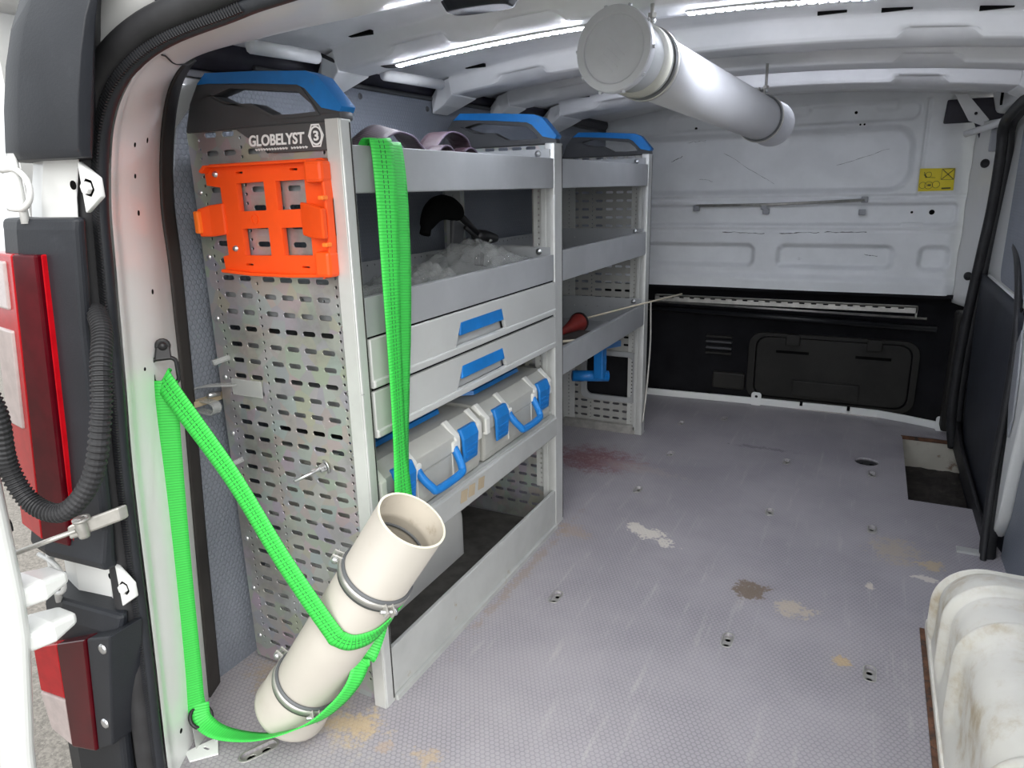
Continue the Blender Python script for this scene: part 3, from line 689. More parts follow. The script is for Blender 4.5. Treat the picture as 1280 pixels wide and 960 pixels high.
# tail lamps
tl = thing('tail_lamp', 'tall red tail lamp on the dark rear corner behind the corrugated hose', 'tail lamp', (-1.12, .57, .47))
def lens(pts, t, y0, mt_, name, parent, bv=.004):
    # pts (x, z, y) outlines -> thick shell
    return link(name, loft([[(x, y, z) for x, z, y in pts], [(x, y-t, z) for x, z, y in pts]]), mt_, parent, bevel=bv)
def yz(z): return .577
lens([(-1.010, .928, yz(.928)), (-1.022, .930, yz(.93)), (-1.050, .925, yz(.925)), (-1.130, .485, yz(.485)), (-1.085, .478, yz(.478))], .016, 0, 'lens_dark', 'inner_lens', tl) if False else None
def lamp(parent, z0, z1, xa0, xa1, xb0, xb1, xc0, xc1, yoff=0):
    """three vertical bands: dark inner lens a..b, bright outer lens b..c wrapping forward"""
    link('inner_lens', loft([[(xa0, yz(z0)+.02, z0), (xa0, yz(z0)-.012, z0), (xb0, yz(z0)-.016, z0), (xb0, yz(z0)+.02, z0)],
                             [(xa1, yz(z1)+.02, z1), (xa1, yz(z1)-.012, z1), (xb1, yz(z1)-.016, z1), (xb1, yz(z1)+.02, z1)]]), 'lens_dark', parent, bevel=.003)
    link('lens_edge', loft([[(xa0, yz(z0)-.004, z0), (xa0+.005, yz(z0)-.008, z0), (xa0+.005, yz(z0)+.02, z0), (xa0, yz(z0)+.02, z0)],
                            [(xa1, yz(z1)-.004, z1), (xa1+.005, yz(z1)-.008, z1), (xa1+.005, yz(z1)+.02, z1), (xa1, yz(z1)+.02, z1)]]), 'lens_red', parent, bevel=.002)
    o = link('outer_lens', loft([[(xb0, yz(z0)-.016, z0), (xc0, yz(z0)+.004, z0), (xc0, yz(z0)+.06, z0), (xb0, yz(z0)+.03, z0)],
                             [(xb1, yz(z1)-.016, z1), (xc1, yz(z1)+.004, z1), (xc1, yz(z1)+.06, z1), (xb1, yz(z1)+.03, z1)]]), 'lens_red', parent, bevel=.003)
    return o
lamp(tl, .486, .928, -1.050, -.988, -1.112, -1.035, -1.200, -1.125)
def wrap_lens(parent, name, z0, z1, fa, fb, m_):
    """small lens set proud on the outer (wrapping) band; fa..fb are fractions across it"""
    def P(z, f, d):
        t = (z-.486)/(.928-.486); xb, xc = lerp(-1.112, -1.035, t), lerp(-1.200, -1.125, t)
        return (lerp(xb, xc, f)-.2*d, yz(z)+lerp(-.016, .004, f)-d, z)
    return link(name, loft([[P(z0, fa, .004), P(z0, fb, .004), P(z0, fb, -.01), P(z0, fa, -.01)], [P(z1, fa, .004), P(z1, fb, .004), P(z1, fb, -.01), P(z1, fa, -.01)]]), m_, parent, bevel=.003)
wrap_lens(tl, 'clear_lens', .67, .82, .22, .95, 'lens_clear')
wrap_lens(tl, 'clear_lens', .85, .918, .25, .95, 'lens_clear')
tl2 = thing('lower_tail_lamp', 'small lower red and white lamp low on the rear corner', 'tail lamp', (-1.12, .57, .08))
def lens2(name, m_, b0, b1, t0, t1, zb0, zb1, zt0, zt1, y_=.550):
    link(name, loft([[(b0, y_, zb0), (b1, y_, zb1), (b1, .61, zb1), (b0, .61, zb0)], [(t0, y_, zt0), (t1, y_, zt1), (t1, .61, zt1), (t0, .61, zt0)]]), m_, tl2, bevel=.003)
lens2('inner_lens', 'lens_dark', -1.068, -1.138, -1.035, -1.116, .112, .094, .335, .303)
lens2('outer_lens', 'lens_red', -1.128, -1.200, -1.117, -1.192, .192, .185, .302, .272, .552)
lens2('clear_lens', 'lens_clear', -1.139, -1.192, -1.129, -1.200, .095, .110, .190, .184, .551)
lens2('mount_plate', 'dark_plastic', -1.022, -1.066, -.972, -1.033, .140, .114, .358, .336, .553)
for z, x in ((.180, -1.030), (.330, -.995)):
    link('mount_screw', lathe([(0, .003), (.004, .004), (.008, .003), (.009, 0)], (x, .554, z), (x, 0, z), 12), 'steel', tl2, smooth=True)

# left rear door, swung open
door1 = struct(bpy.data.objects.new('door_1', None)); C.objects.link(door1); door1.location = (-1.03, .46, 0)
hx_, hy_ = -1.005, .475
dd = Vector((-.30, -1.0, 0)).normalized(); nn = Vector((-dd.y, dd.x, 0))
def dp(a, n_, z): p = Vector((hx_, hy_, 0))+dd*a+nn*n_; return (p.x, p.y, z)
def dsh(z): return interp([(-.3, .065), (0, .050), (.22, .030), (.40, .004), (.46, .0), (.68, -.004), (1.25, -.004)], z)
zs = [-.30, 0, .22, .33, .40, .46, .56, .68, .9, 1.25]
link('door_shell', loft([[dp(dsh(z)+.012, -.002, z), dp(dsh(z)+.0, -.016, z), dp(dsh(z)+.0, -.055, z), dp(.70, -.055, z), dp(.70, -.002, z)] for z in zs]), 'jamb_white', door1, bevel=.008, seg=3)
link('door_inner_panel', loft([[dp(dsh(z)+.05, .004, z), dp(dsh(z)+.06, .010, z), dp(.64, .010, z), dp(.66, .004, z)] for z in zs[:-1]]), 'jamb_white', door1, bevel=.003)
for z in (.452, .382):
    hx_ = -1.03; link('hinge_arm', loft([[(hx_+.0, hy_-.03, z-.014), (hx_+.0, hy_-.03, z+.014), (hx_-.05, hy_-.03, z+.014), (hx_-.05, hy_-.03, z-.014)],
                            [(hx_+.012, hy_+.03, z-.017), (hx_+.012, hy_+.03, z+.017), (hx_-.05, hy_+.03, z+.017), (hx_-.05, hy_+.03, z-.017)],
                            [(hx_+.004, hy_+.07, z-.010), (hx_+.004, hy_+.07, z+.010), (hx_-.04, hy_+.07, z+.010), (hx_-.04, hy_+.07, z-.010)]]), 'jamb_white', door1, bevel=.008, seg=3)
link('door_buffer', tube([dp(-.012, -.012, .560), dp(.01, -.012, .560)], .009, 10), 'black_rubber', door1, smooth=True)

# corrugated loom hose and door check arm
P = catmull([(-.945, .605, .85), (-.915, .590, .825), (-.893, .566, .785), (-.884, .548, .722), (-.898, .530, .640), (-.942, .510, .590), (-.993, .498, .600), (-1.014, .490, .655), (-.995, .482, .730), (-1.00, .474, .78)], 40)
hose = link('corrugated_hose', tube(P, [.0120 + (.0015 if i % 4 in (0, 1) else -.0008) for i in range(len(P))], 14), 'black_rubber')
recentre(hose, (-1.0, .482, .575)); tag(hose, 'black corrugated cable hose looping in front of the tail lamp', 'hose')
ck = thing('door_check_arm', 'thin metal door check rod with clevis below the corrugated hose', 'rod', (-.96, .53, .55))
link('rod', tube([(-1.070, .498, .503), (-.977, .540, .541)], .0038, 8), 'zinc', ck, smooth=True)
link('clevis', loft([[(-.985, .532, .527), (-.985, .532, .549), (-.985, .545, .549), (-.985, .545, .527)], [(-.935, .580, .546), (-.935, .580, .568), (-.935, .595, .568), (-.935, .595, .546)]]), 'zinc', ck, bevel=.003)
link('clevis_pin', lathe([(0, .030), (.007, .030), (.008, .024), (.008, .004), (.007, 0), (0, 0)], (-.968, .545, .530), (-.971, .540, .60), 12), 'zinc', ck, smooth=True)
link('clevis_washer', lathe([(.006, 0), (.012, 0), (.012, .004), (.006, .004)], (-.968, .545, .556), (-.971, .540, .60), 16, True), 'zinc', ck, smooth=True)

# ================================================================== SHELVING
def slots_rows(z0, z1):
    zs_ = []; z = 1.103
    while z > z0:
        if z < z1: zs_.append(z)
        z -= .0318
    return zs_
COLS = [-1.077, -1.034, -.976, -.934, -.892, -.850]
outer = [(XA, .008), (XS-.028, .0), (XS-.028, ZT), (XA, ZT)]
holes = []
for z in slots_rows(.03, 1.11):
    for i, c_ in enumerate(COLS): holes.append(slot(c_, z, .030, .0095))
zz = 1.095
while zz > .03:
    for c_ in (-1.107, -1.005, -.820): holes.append(circ(c_, zz, .0032, 6))
    zz -= .0159
panel_me = plate(outer, holes, .003, at_y(0)); setmat(panel_me, 'galvanised')
holes2 = [h for h in holes if not (max(p[0] for p in h) > -1.03 and min(p[1] for p in h) < .350 and max(p[1] for p in h) > .125)]
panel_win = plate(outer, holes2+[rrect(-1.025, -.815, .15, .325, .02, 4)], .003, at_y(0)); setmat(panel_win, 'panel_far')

holes3 = [h for h in holes if not (max(p[0] for p in h) > -1.09 and min(p[0] for p in h) < -.842 and max(p[1] for p in h) > .775 and min(p[1] for p in h) < 1.005)]
panel_mid = plate(outer, holes3+[rrect(-1.083, -.848, .785, .998, .004, 2)], .003, at_y(0)); setmat(panel_mid, 'galvanised')
CAP = [(-1.134, 1.108), (-1.114, 1.157), (-1.087, 1.191), (-1.065, 1.199), (-.849, 1.182), (-.818, 1.169), (-.793, 1.146), (-.774, 1.123), (-.772, 1.110)]
BLUE = [(-1.085, 1.186), (-1.062, 1.203), (-.95, 1.197), (-.837, 1.188), (-.812, 1.178), (-.770, 1.131), (-.775, 1.123), (-.811, 1.131), (-.842, 1.162), (-.858, 1.169), (-.95, 1.178), (-1.062, 1.186)]
WIN = [(-1.055, 1.165), (-1.008, 1.175), (-.858, 1.158), (-.832, 1.138), (-.824, 1.126), (-.871, 1.125), (-.918, 1.126), (-.961, 1.147), (-1.022, 1.151)]
cap_me = plate(CAP, [WIN], .030, at_y(0)); blue_me = plate(BLUE, [], .036, at_y(0))
rim_me = plate([(x-.008 if x < -.95 else x+.008, z+(.006 if z > 1.15 else -.006)) for x, z in WIN], [WIN], .034, at_y(0))
setmat(cap_me, 'cap_plastic'); setmat(blue_me, 'blue_plastic'); setmat(rim_me, 'cap_plastic')

def side(root, y, mid=False, far=False):
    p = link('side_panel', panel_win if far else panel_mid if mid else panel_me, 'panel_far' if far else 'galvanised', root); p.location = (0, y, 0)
    f = link('side_flange', boxes((XA-.002, XA+.002, y, y+.03, .008, ZT)), 'galvanised', p)
    c_ = link('top_cap', cap_me, 'cap_plastic', root, bevel=.006); c_.location = (0, y+.008, 0)
    b_ = link('cap_trim', blue_me, 'blue_plastic', c_, bevel=.004)
    link('cap_rim', rim_me, 'cap_plastic', c_, bevel=.002)
    return p, c_
def post(root, y0, y1):
    me = plate([(y0, .0), (y1, .0), (y1, ZT), (y0, ZT)], [], .028, at_x(XS-.014))
    o = link('front_post', me, 'post_alu', root, bevel=.0025)
    link('post_groove', boxes((XS-.0025, XS+.0006, y1-.006, y1-.003, .01, ZT-.005)), 'hatch_dark', o)
    link('post_tie', boxes((XS-.022, XS+.0012, y0-.001, y0+.004, .655, .657)), 'clear_plastic', o) if y0 < 1 else None
    return o
def upright(root, y, x0, x1, z0, z1, sgn=-1):
    """perforated strip on the face of a side panel"""
    hs = []; z = z0+.012
    while z < z1-.006: hs.append(circ((x0+x1)/2, z, .0034, 6)); z += .0159
    return link('perforated_upright', plate([(x0, z0), (x1, z0), (x1, z1), (x0, z1)], hs, .003, at_y(y)), 'post_alu', root)
def tray(root, ya, yb, zf, ft, fb, st, name='shelf_tray', m_='tray_grey', floor_z=None):
    """sheet-metal tray: floor, front lip (fb..ft), back lip, two sides up to st"""
    fz = floor_z if floor_z is not None else zf
    o = link(name, boxes((XA+.02, XS-.004, ya, yb, fz-.003, fz)), m_, root)
    link('front_lip', boxes((XS-.006, XS-.002, ya, yb, fb, ft)), m_, o, bevel=.0012)
    link('lip_fold', boxes((XS-.016, XS-.003, ya, yb, ft-.003, ft)), m_, o, bevel=.001)
    nb = int((yb-ya)/.03)
    link('back_lip', plate([(ya, fz), (yb, fz), (yb, ft+.01), (ya, ft+.01)], [circ(ya+.03*k, ft, .003, 6) for k in range(1, nb)], .003, at_x(XA+.02)), m_, o)
    for y in (ya+.002, yb-.002):
        link('side_lip', plate([(XA+.02, fz), (XS-.012, fz), (XS-.012, st), (XA+.02, st)], [circ(XA+.02+.05*k, (fz+st)/2+.01, .003, 6) for k in range(1, 7)], .003, at_y(y)), m_, o)
    for y, s in ((yb-.004, -1),):
        link('tray_bolt', lathe([(0, .006), (.005, .006), (.006, .002), (.009, .002), (.009, 0)], (XS-.045, y, st-.012), (XS-.045, y+s, st-.012), 10), 'steel', o, smooth=True)
    return o

# ---- near unit
near = thing('shelf_unit', 'large grey metal shelf unit with drawers and perforated end panel facing the open rear', 'shelf unit', (-.955, 1.40, 0))
pA, cA = side(near, Y1)
pB, cB = side(near, Y2-.012, mid=True)
post(near, Y1-.013, Y1+.014); post(near, Y2-.033, Y2+.024)
# front face of the near end panel: bright channel edge
link('channel_edge', boxes((XS-.030, XS-.002, Y1-.0155, Y1-.012, .0, ZT)), 'post_alu', near, bevel=.001)
upright(near, Y2-.0165, XS-.070, XS-.040, .12, 1.07)
link('upright_edge', boxes((XS-.040, XS-.026, Y2-.035, Y2-.014, .02, 1.07)), 'post_alu', near)
upright(near, Y2-.0165, -1.125, -1.075, .78, 1.05)
# name plate
pl = link('name_plate', plate([(-1.010, 1.110), (-.800, 1.110), (-.800, 1.066), (-.924, 1.066), (-.938, 1.070), (-.985, 1.095)], [], .006, at_y(Y1-.005)), 'plate_plastic', near, bevel=.0015)
link('lettering', textmesh('GLOBELYST', .0245, lambda a, b_, c_: (-.978+a+b_*.10, Y1-.0085+c_, 1.079+b_), .0006, .0006, .124), 'white_print', pl)
bm = bmesh.new()
for k in range(19):
    if k == 12: continue
    x = -.964+.0062*k
    for a, b_, s in ((0, .0038, .0014), (.0014, .0040, .0014)):
        box(bm, x+a, x+a+.0034, Y1-.0092, Y1-.0080, 1.0705+(0 if s else 0)+a, 1.0705+a+.0016)
    box(bm, x, x+.0014, Y1-.0092, Y1-.0080, 1.0705, 1.0745)
link('fine_print', from_bm(bm), 'white_print', pl)
hexo = lambda r: [(-.828+r*.80*math.cos(math.pi/3*k), 1.0895+r*math.sin(math.pi/3*k)*1.0) for k in range(6)]
link('badge_hexagon', plate(hexo(.0205), [hexo(.0178)], .0012, at_y(Y1-.0085)), 'white_print', pl)
ell = lambda r, n=24: [(-.828+r*.86*math.cos(2*math.pi*k/n), 1.0895+r*math.sin(2*math.pi*k/n)) for k in range(n)]
link('badge_ring', plate(ell(.0150), [ell(.0124)], .0012, at_y(Y1-.0085)), 'white_print', pl)
link('badge_numeral', textmesh('3', .0205, lambda a, b_, c_: (-.8332+a, Y1-.0085+c_, 1.0822+b_), .0006, .0006, .0105), 'white_print', pl)
# rivets up both edges of the end panel
for k in range(9):
    z = .06+k*.118
    for x in (-1.122, -.812):
        r0 = link('rivet', lathe([(0, .003), (.004, .0025), (.006, 0)], (x, Y1-.0015, z), (x, 0, z), 10), 'steel', near, smooth=True)
# trays
t1 = tray(near, .974, 1.804, 1.000, 1.074, .998, 1.098)
t2 = tray(near, .974, 1.804, .762, .822, .752, .842)
tray(near, .974, 1.804, .352, .360, .296, .372, m_='tray_worn')
# folded front of the case shelf: slanted top face
link('case_shelf_nose', loft([[(XS-.03, y, .358), (XS+.004, y, .352), (XS+.004, y, .300), (XS-.004, y, .292), (XS-.03, y, .296)] for y in (.972, 1.806)]), 'tray_worn', near, bevel=.002)
for y in (1.265, 1.30, 1.345):
    link('paper_scrap', plate([(y-.016, .318), (y+.012, .315), (y+.018, .342), (y-.010, .345)], [], .001, at_x(XS+.005)), 'paper', near)
bs = link('base_board', boxes((XS-.012, XS-.002, .974, 1.806, .012, .120)), 'tray_worn', near, bevel=.002)
link('base_board_foot', boxes((XS-.004, XS+.006, .974, 1.806, .0, .012)), 'tray_worn', bs)
link('base_mat', boxes((XA+.01, XS-.012, .97, 1.82, .001, .004)), 'cardboard_dark', near)
# drawers
def drawer(z0, z1):
    # rear-to-front body with a front plate, a raised lower rim and a recessed grip
    y0, y1 = .976, 1.802; ga, gb = 1.262, 1.500; zg = z0+.018
    grip = [(ga, zg), (ga+.026, z1-.026), (gb-.020, z1-.026), (gb, zg)]
    fr_ = plate([(y0, z0+.004), (y1, z0+.004), (y1, z1-.002), (y0, z1-.002)], [grip], .010, at_x(XS-.003))
    d = link('drawer', fr_, 'drawer_grey', near, bevel=.0015)
    link('drawer_box', boxes((XA+.04, XS-.04, y0+.01, y1-.01, z0+.006, z1-.01)), 'tray_grey', d)
    link('grip_recess', grid(6, 6, lambda u, v_: (XS-.013-.011*v_, lerp(ga, gb, u), lerp(zg, z1-.022, v_))), 'drawer_grey', d)
    link('handle', loft([[(XS-.010, ga+.020, z1-.052), (XS-.010, gb-.014, z1-.052), (XS-.020, gb-.018, z1-.024), (XS-.020, ga+.026, z1-.024)],
                         [(XS+.004, ga+.018, z1-.054), (XS+.004, gb-.013, z1-.054), (XS+.002, gb-.020, z1-.024), (XS+.002, ga+.026, z1-.024)]]), 'blue_plastic', d, bevel=.003)
    link('grip_lip', loft([[(XS-.003, ga, zg), (XS-.003, gb, zg), (XS-.003, gb+.004, zg+.004), (XS-.003, ga-.004, zg+.004)], [(XS+.004, ga-.002, zg-.004), (XS+.004, gb+.002, zg-.004), (XS+.003, gb+.004, zg+.002), (XS+.003, ga-.004, zg+.002)]]), 'drawer_grey', d)
    link('lower_rim', boxes((XS-.003, XS+.006, y0, y1, z0+.005, z0+.020)), 'drawer_grey', d, bevel=.003)
    return d
drawer(.654, .750); drawer(.560, .654)
link('drawer_gap', boxes((XS-.03, XS-.006, .974, 1.804, .650, .658), (XS-.03, XS-.006, .974, 1.804, .748, .754)), 'void', near)

# ---- far unit
far = thing('shelf_unit', 'smaller far grey shelf unit of three open trays beside the bulkhead', 'shelf unit', (-.955, 2.30, 0))
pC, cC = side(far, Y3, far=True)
post(far, Y3-.028, Y3+.022)
upright(far, Y3-.005, XS-.070, XS-.036, .02, 1.07); upright(far, Y3-.006, -1.13, -1.075, .02, 1.07)
link('upright_edge', boxes((XS-.036, XS-.026, Y3-.03, Y3-.003, .02, 1.07)), 'post_alu', far)
tray(far, 1.866, 2.700, 1.000, 1.074, .998, 1.098)
tray(far, 1.866, 2.700, .750, .828, .742, .840)
tray(far, 1.866, 2.700, .472, .546, .466, .570)
link('window_frame', plate(rrect(-1.045, -.795, .13, .345, .03, 5), [rrect(-1.02, -.82, .152, .323, .022, 5)], .012, at_y(Y3-.008)), 'tray_grey', far, bevel=.003)
link('far_backing', boxes((-1.03, -.80, Y3+.025, Y3+.03, .13, .345)), 'felt_dark', far)
link('foot_rail', boxes((-1.12, -.80, Y3-.03, Y3-.004, .0, .035)), 'zinc', far, bevel=.002)

# ================================================================== THINGS ON AND AROUND THE SHELVING
# orange case holder on the end panel
orb = thing('case_holder', 'bright orange plastic holder frame bolted to the perforated end panel', 'holder', (-.94, Y1-.02, .86))
OUT = [(-1.085, 1.044), (-1.070, 1.052), (-.812, 1.054), (-.800, 1.046), (-.797, .99), (-.797, .93), (-.800, .872), (-.815, .862), (-.90, .860), (-1.035, .858), (-1.062, .864), (-1.064, .890), (-1.050, .893), (-1.050, 1.012), (-1.083, 1.016)]
WN = [[(-1.010, 1.018), (-.945, 1.020), (-.945, .972), (-1.010, .970)], [(-.918, 1.020), (-.853, 1.021), (-.853, .974), (-.918, .972)],
      [(-1.008, .940), (-.945, .942), (-.945, .894), (-1.008, .893)], [(-.915, .942), (-.850, .944), (-.850, .896), (-.915, .895)]]
sm = [slot(-1.00, 1.036, .018, .0035), slot(-.875, 1.038, .018, .0035), slot(-1.00, .877, .018, .0035), slot(-.868, .876, .018, .0035), slot(-1.068, .955, .006, .05)]
fr_ = link('frame', plate(OUT, WN+sm[:4], .012, at_y(Y1-.012)), 'orange_plastic', orb, bevel=.003)
rim = [(-1.083, 1.040), (-1.070, 1.050), (-.812, 1.052), (-.800, 1.044), (-.797, .99), (-.797, .93), (-.800, .872), (-.815, .862)]
link('rim_wall', loft([[(x, Y1-.012, z), (x, Y1-.034, z), (x-.006*(1 if x > -.9 else -1), Y1-.034, z-.004), (x-.006*(1 if x > -.9 else -1), Y1-.012, z-.004)] for x, z in rim]), 'orange_plastic', orb, bevel=.002)
link('rim_wall', loft([[(x, Y1-.010, z), (x, Y1-.030, z), (x, Y1-.030, z+.006), (x, Y1-.010, z+.006)] for x, z in ((-1.062, .862), (-.99, .858), (-.90, .858), (-.815, .861))]), 'orange_plastic', orb, bevel=.002)
link('corner_post', boxes((-.835, -.797, Y1-.040, Y1-.012, 1.015, 1.050)), 'orange_plastic', orb, bevel=.006)
link('corner_post', boxes((-.830, -.797, Y1-.040, Y1-.012, .862, .905)), 'orange_plastic', orb, bevel=.006)
for s, xa, xb in ((-1, -1.100, -1.045), (1, -.865, -.795)):
    xm = -1.076 if s < 0 else -.832; k1, k2 = (.026, .034) if s < 0 else (.036, .050)
    tab = link('clip_tab', loft([[(xb if s < 0 else xa, Y1-.022, z) for z in (.930, .985)] + [(xb if s < 0 else xa, Y1-.014, z) for z in (.985, .930)],
                          [(xm, Y1-k1, z) for z in (.926, .982)] + [(xm, Y1-k1+.010, z) for z in (.982, .926)],
                          [(xa if s < 0 else xb, Y1-k2, z) for z in (.926, .975)] + [(xa if s < 0 else xb, Y1-k2+.012, z) for z in (.975, .926)]]), 'orange_plastic', orb, bevel=.003)
    if s < 0: link('clip_end', boxes((-1.104, -1.092, Y1-.040, Y1-.026, .932, .972)), 'orange_fresh', tab, bevel=.003)
    else:
        for z in (.992, .917): link('stress_crack', boxes((-.806, -.795, Y1-.044, Y1-.030, z-.004, z+.003)), 'orange_fresh', tab, bevel=.002)
link('moulded_ring', lathe([(.009, 0), (.009, .0015), (.007, .0015), (.007, 0)], (-.975, Y1-.018, .957), (-.975, 0, .957), 18, True), 'orange_plastic', orb)
for x, z in ((-1.058, 1.035), (-1.030, .905)):
    link('mount_screw', lathe([(0, .004), (.004, .004), (.006, 0)], (x, Y1-.018, z), (x, 0, z), 12), 'steel', orb, smooth=True)

# clear plastic clips on the panel edge
cl = thing('hook_clip', 'clear plastic double hook at the back edge of the end panel', 'hook', (-1.13, Y1-.03, .59))
pth = catmull([(-1.085, Y1-.006, .640), (-1.14, Y1-.03, .638), (-1.162, Y1-.04, .630), (-1.164, Y1-.04, .606), (-1.160, Y1-.04, .590), (-1.122, Y1-.04, .586), (-1.110, Y1-.04, .596), (-1.116, Y1-.04, .608), (-1.150, Y1-.04, .610)], 5)
def strip(pts, w_, t, wdir):
    rings = []; fr = frames([Vector(p) for p in pts])
    for p, f in zip(pts, fr):
        wv = Vector(wdir); n_ = f[0].cross(wv).normalized()
        rings.append([Vector(p)+wv*w_/2*a+n_*t/2*b_ for a, b_ in ((-1, -1), (1, -1), (1, 1), (-1, 1))])
    return loft(rings)
link('hook', strip(pth, .020, .004, (0, 1, 0)), 'clear_plastic', cl, bevel=.001)
link('hook_plate', boxes((-1.10, -1.02, Y1-.007, Y1-.004, .618, .652)), 'clear_plastic', cl, bevel=.002)
link('hook_screw', tube([(-1.135, Y1-.01, .617), (-1.135, Y1-.036, .620)], .005, 8), 'steel', cl, smooth=True)
for k, z in enumerate((.692, .478)):
    sb = link('stub_peg', tube([(-1.104, Y1, z), (-1.116, Y1-.030, z-.006)], .006, 10), 'clear_plastic', smooth=False)
    recentre(sb, (-1.11, Y1-.015, z)); tag(sb, ('upper', 'lower')[k]+' small clear plastic peg poking out of the end panel, %s the clear hook' % (('above', 'below')[k]), 'peg')
# wing bolt on the end panel
wb = thing('wing_bolt', 'steel bolt with wing nut sticking out of the end panel', 'bolt', (-.885, Y1-.01, .49))
link('shank', tube([(-.880, Y1, .500), (-.908, Y1-.060, .487)], .0035, 10), 'steel', wb, smooth=True)
ax0, ax1 = Vector((-.880, Y1, .500)), Vector((-.908, Y1-.060, .487))
link('washer', lathe([(.004, 0), (.014, 0), (.014, .002), (.004, .002)], ax0+(ax1-ax0)*.03, ax1, 20, True), 'steel', wb, smooth=True)
link('nut', lathe([(.004, .003), (.009, .003), (.008, .014), (.004, .014)], ax0+(ax1-ax0)*.03, ax1, 6, True), 'steel', wb)
for s in (-1, 1):
    link('wing', loft([[ax0+Vector((s*.005, -.012, s*.001)), ax0+Vector((s*.005, -.020, s*.001)), ax0+Vector((s*.006, -.016, s*.001+.003))], [ax0+Vector((s*.017, -.020, s*.004)), ax0+Vector((s*.017, -.027, s*.004)), ax0+Vector((s*.018, -.023, s*.004+.004))]]), 'steel', wb, bevel=.001)

# two grey tool cases
def make_case(y0, label):
    c0 = thing('tool_case', label, 'tool case', (XS-.17, y0+.20, .358), 'grey tool cases on the shelf')
    xf, xb, W = XS-.012, XA+.05, .402
    za, zl, zt = .3585, .438, .500
    def ring(x0, x1, ya, yb, z): return [(x, y, z) for x, y in ((x1, ya), (x1, yb), (x0, yb), (x0, ya))]
    link('body', loft([ring(xb, xf-.004, y0+.006, y0+W-.006, za), ring(xb, xf, y0+.003, y0+W-.003, za+.02), ring(xb, xf, y0+.003, y0+W-.003, zl)]), 'case_grey', c0, bevel=.006)
    lid = link('lid', loft([ring(xb, xf+.004, y0, y0+W, zl+.001), ring(xb, xf+.004, y0, y0+W, zl+.036), ring(xb, xf-.026, y0+.004, y0+W-.004, zt-.002), ring(xb, xf-.05, y0+.008, y0+W-.008, zt)]), 'case_grey', c0, bevel=.006)
    # raised front ribs at the lid shoulders and pale seam lines
    for yy in (y0+.012, y0+.115, y0+.285, y0+.385):
        link('shoulder_rib', loft([[(xf-.002, yy-.012, zl-.006), (xf+.008, yy-.009, zl-.006), (xf+.008, yy+.009, zl-.006), (xf-.002, yy+.012, zl-.006)],
                                   [(xf, yy-.012, zl+.034), (xf+.008, yy-.009, zl+.032), (xf+.008, yy+.009, zl+.032), (xf, yy+.012, zl+.034)],
                                   [(xf-.034, yy-.012, zt-.004), (xf-.026, yy-.009, zt+.004), (xf-.026, yy+.009, zt+.004), (xf-.034, yy+.012, zt-.004)]]), 'case_pale', lid, bevel=.002)
    for yy in (y0+.20,):
        link('lid_ridge', boxes((xb+.02, xf-.10, y0+.012, y0+.020, zt, zt+.010), (xb+.02, xf-.10, y0+W-.020, y0+W-.012, zt, zt+.010)), 'case_pale', lid, bevel=.003)
    for yy in (y0+.13, y0+.27):
        link('body_seam', boxes((xf-.001, xf+.002, yy-.0015, yy+.0015, za+.02, zl)), 'case_pale', c0)
    for yy in (y0+.075, y0+.330):
        lt = link('latch', loft([[(xf+.008, yy-.030, zl-.036), (xf+.014, yy-.030, zl-.036), (xf+.014, yy+.030, zl-.036), (xf+.008, yy+.030, zl-.036)],
                            [(xf+.008, yy-.034, zl+.022), (xf+.017, yy-.034, zl+.022), (xf+.017, yy+.034, zl+.022), (xf+.008, yy+.034, zl+.022)],
                            [(xf-.004, yy-.032, zl+.044), (xf+.008, yy-.032, zl+.046), (xf+.008, yy+.032, zl+.046), (xf-.004, yy+.032, zl+.044)]]), 'blue_plastic', c0, bevel=.004)
        for k in range(3):
            link('latch_rib', boxes((xf+.0135, xf+.0175, yy-.024, yy+.024, zl-.026+.012*k, zl-.022+.012*k)), 'blue_plastic', lt, bevel=.001)
    hy0, hy1 = y0+.128, y0+.272
    pth = [(xf+.004, hy0, zl+.012), (xf+.014, hy0+.002, zl-.004), (xf+.030, hy0+.012, zl-.026), (xf+.034, hy0+.028, zl-.036), (xf+.034, hy1-.028, zl-.036), (xf+.030, hy1-.012, zl-.026), (xf+.014, hy1-.002, zl-.004), (xf+.004, hy1, zl+.012)]
    link('carry_handle', strip(catmull(pth, 4), .020, .012, (.6, 0, .8)) if False else tube(catmull(pth, 5), [.009]*36, 10), 'blue_plastic', c0, smooth=True)
    for hy in (hy0, hy1):
        link('handle_pivot', boxes((xf-.002, xf+.010, hy-.010, hy+.010, zl+.002, zl+.026)), 'case_pale', c0, bevel=.004)
    # grip and label window let into the lid
    wn = link('lid_window', boxes((xb+.05, xf-.085, y0+.085, y0+W-.085, zt+.002, zt+.006)), 'case_window', lid, bevel=.001)
    link('lid_grip', loft([[(x, y, zt+.004) for x, y in ((xf-.065, y0+.075), (xf-.065, y0+W-.075), (xf-.10, y0+W-.050), (xb+.04, y0+W-.05), (xb+.04, y0+W-.075), (xf-.11, y0+W-.08), (xf-.085, y0+W-.095), (xf-.085, y0+.095), (xf-.11, y0+.08), (xb+.04, y0+.075), (xb+.04, y0+.05), (xf-.10, y0+.05))],
                           [(x, y, zt+.014) for x, y in ((xf-.067, y0+.077), (xf-.067, y0+W-.077), (xf-.10, y0+W-.052), (xb+.04, y0+W-.052), (xb+.04, y0+W-.073), (xf-.11, y0+W-.078), (xf-.083, y0+W-.093), (xf-.083, y0+.093), (xf-.11, y0+.078), (xb+.04, y0+.073), (xb+.04, y0+.052), (xf-.10, y0+.052))]]), 'blue_plastic', lid)
    return c0
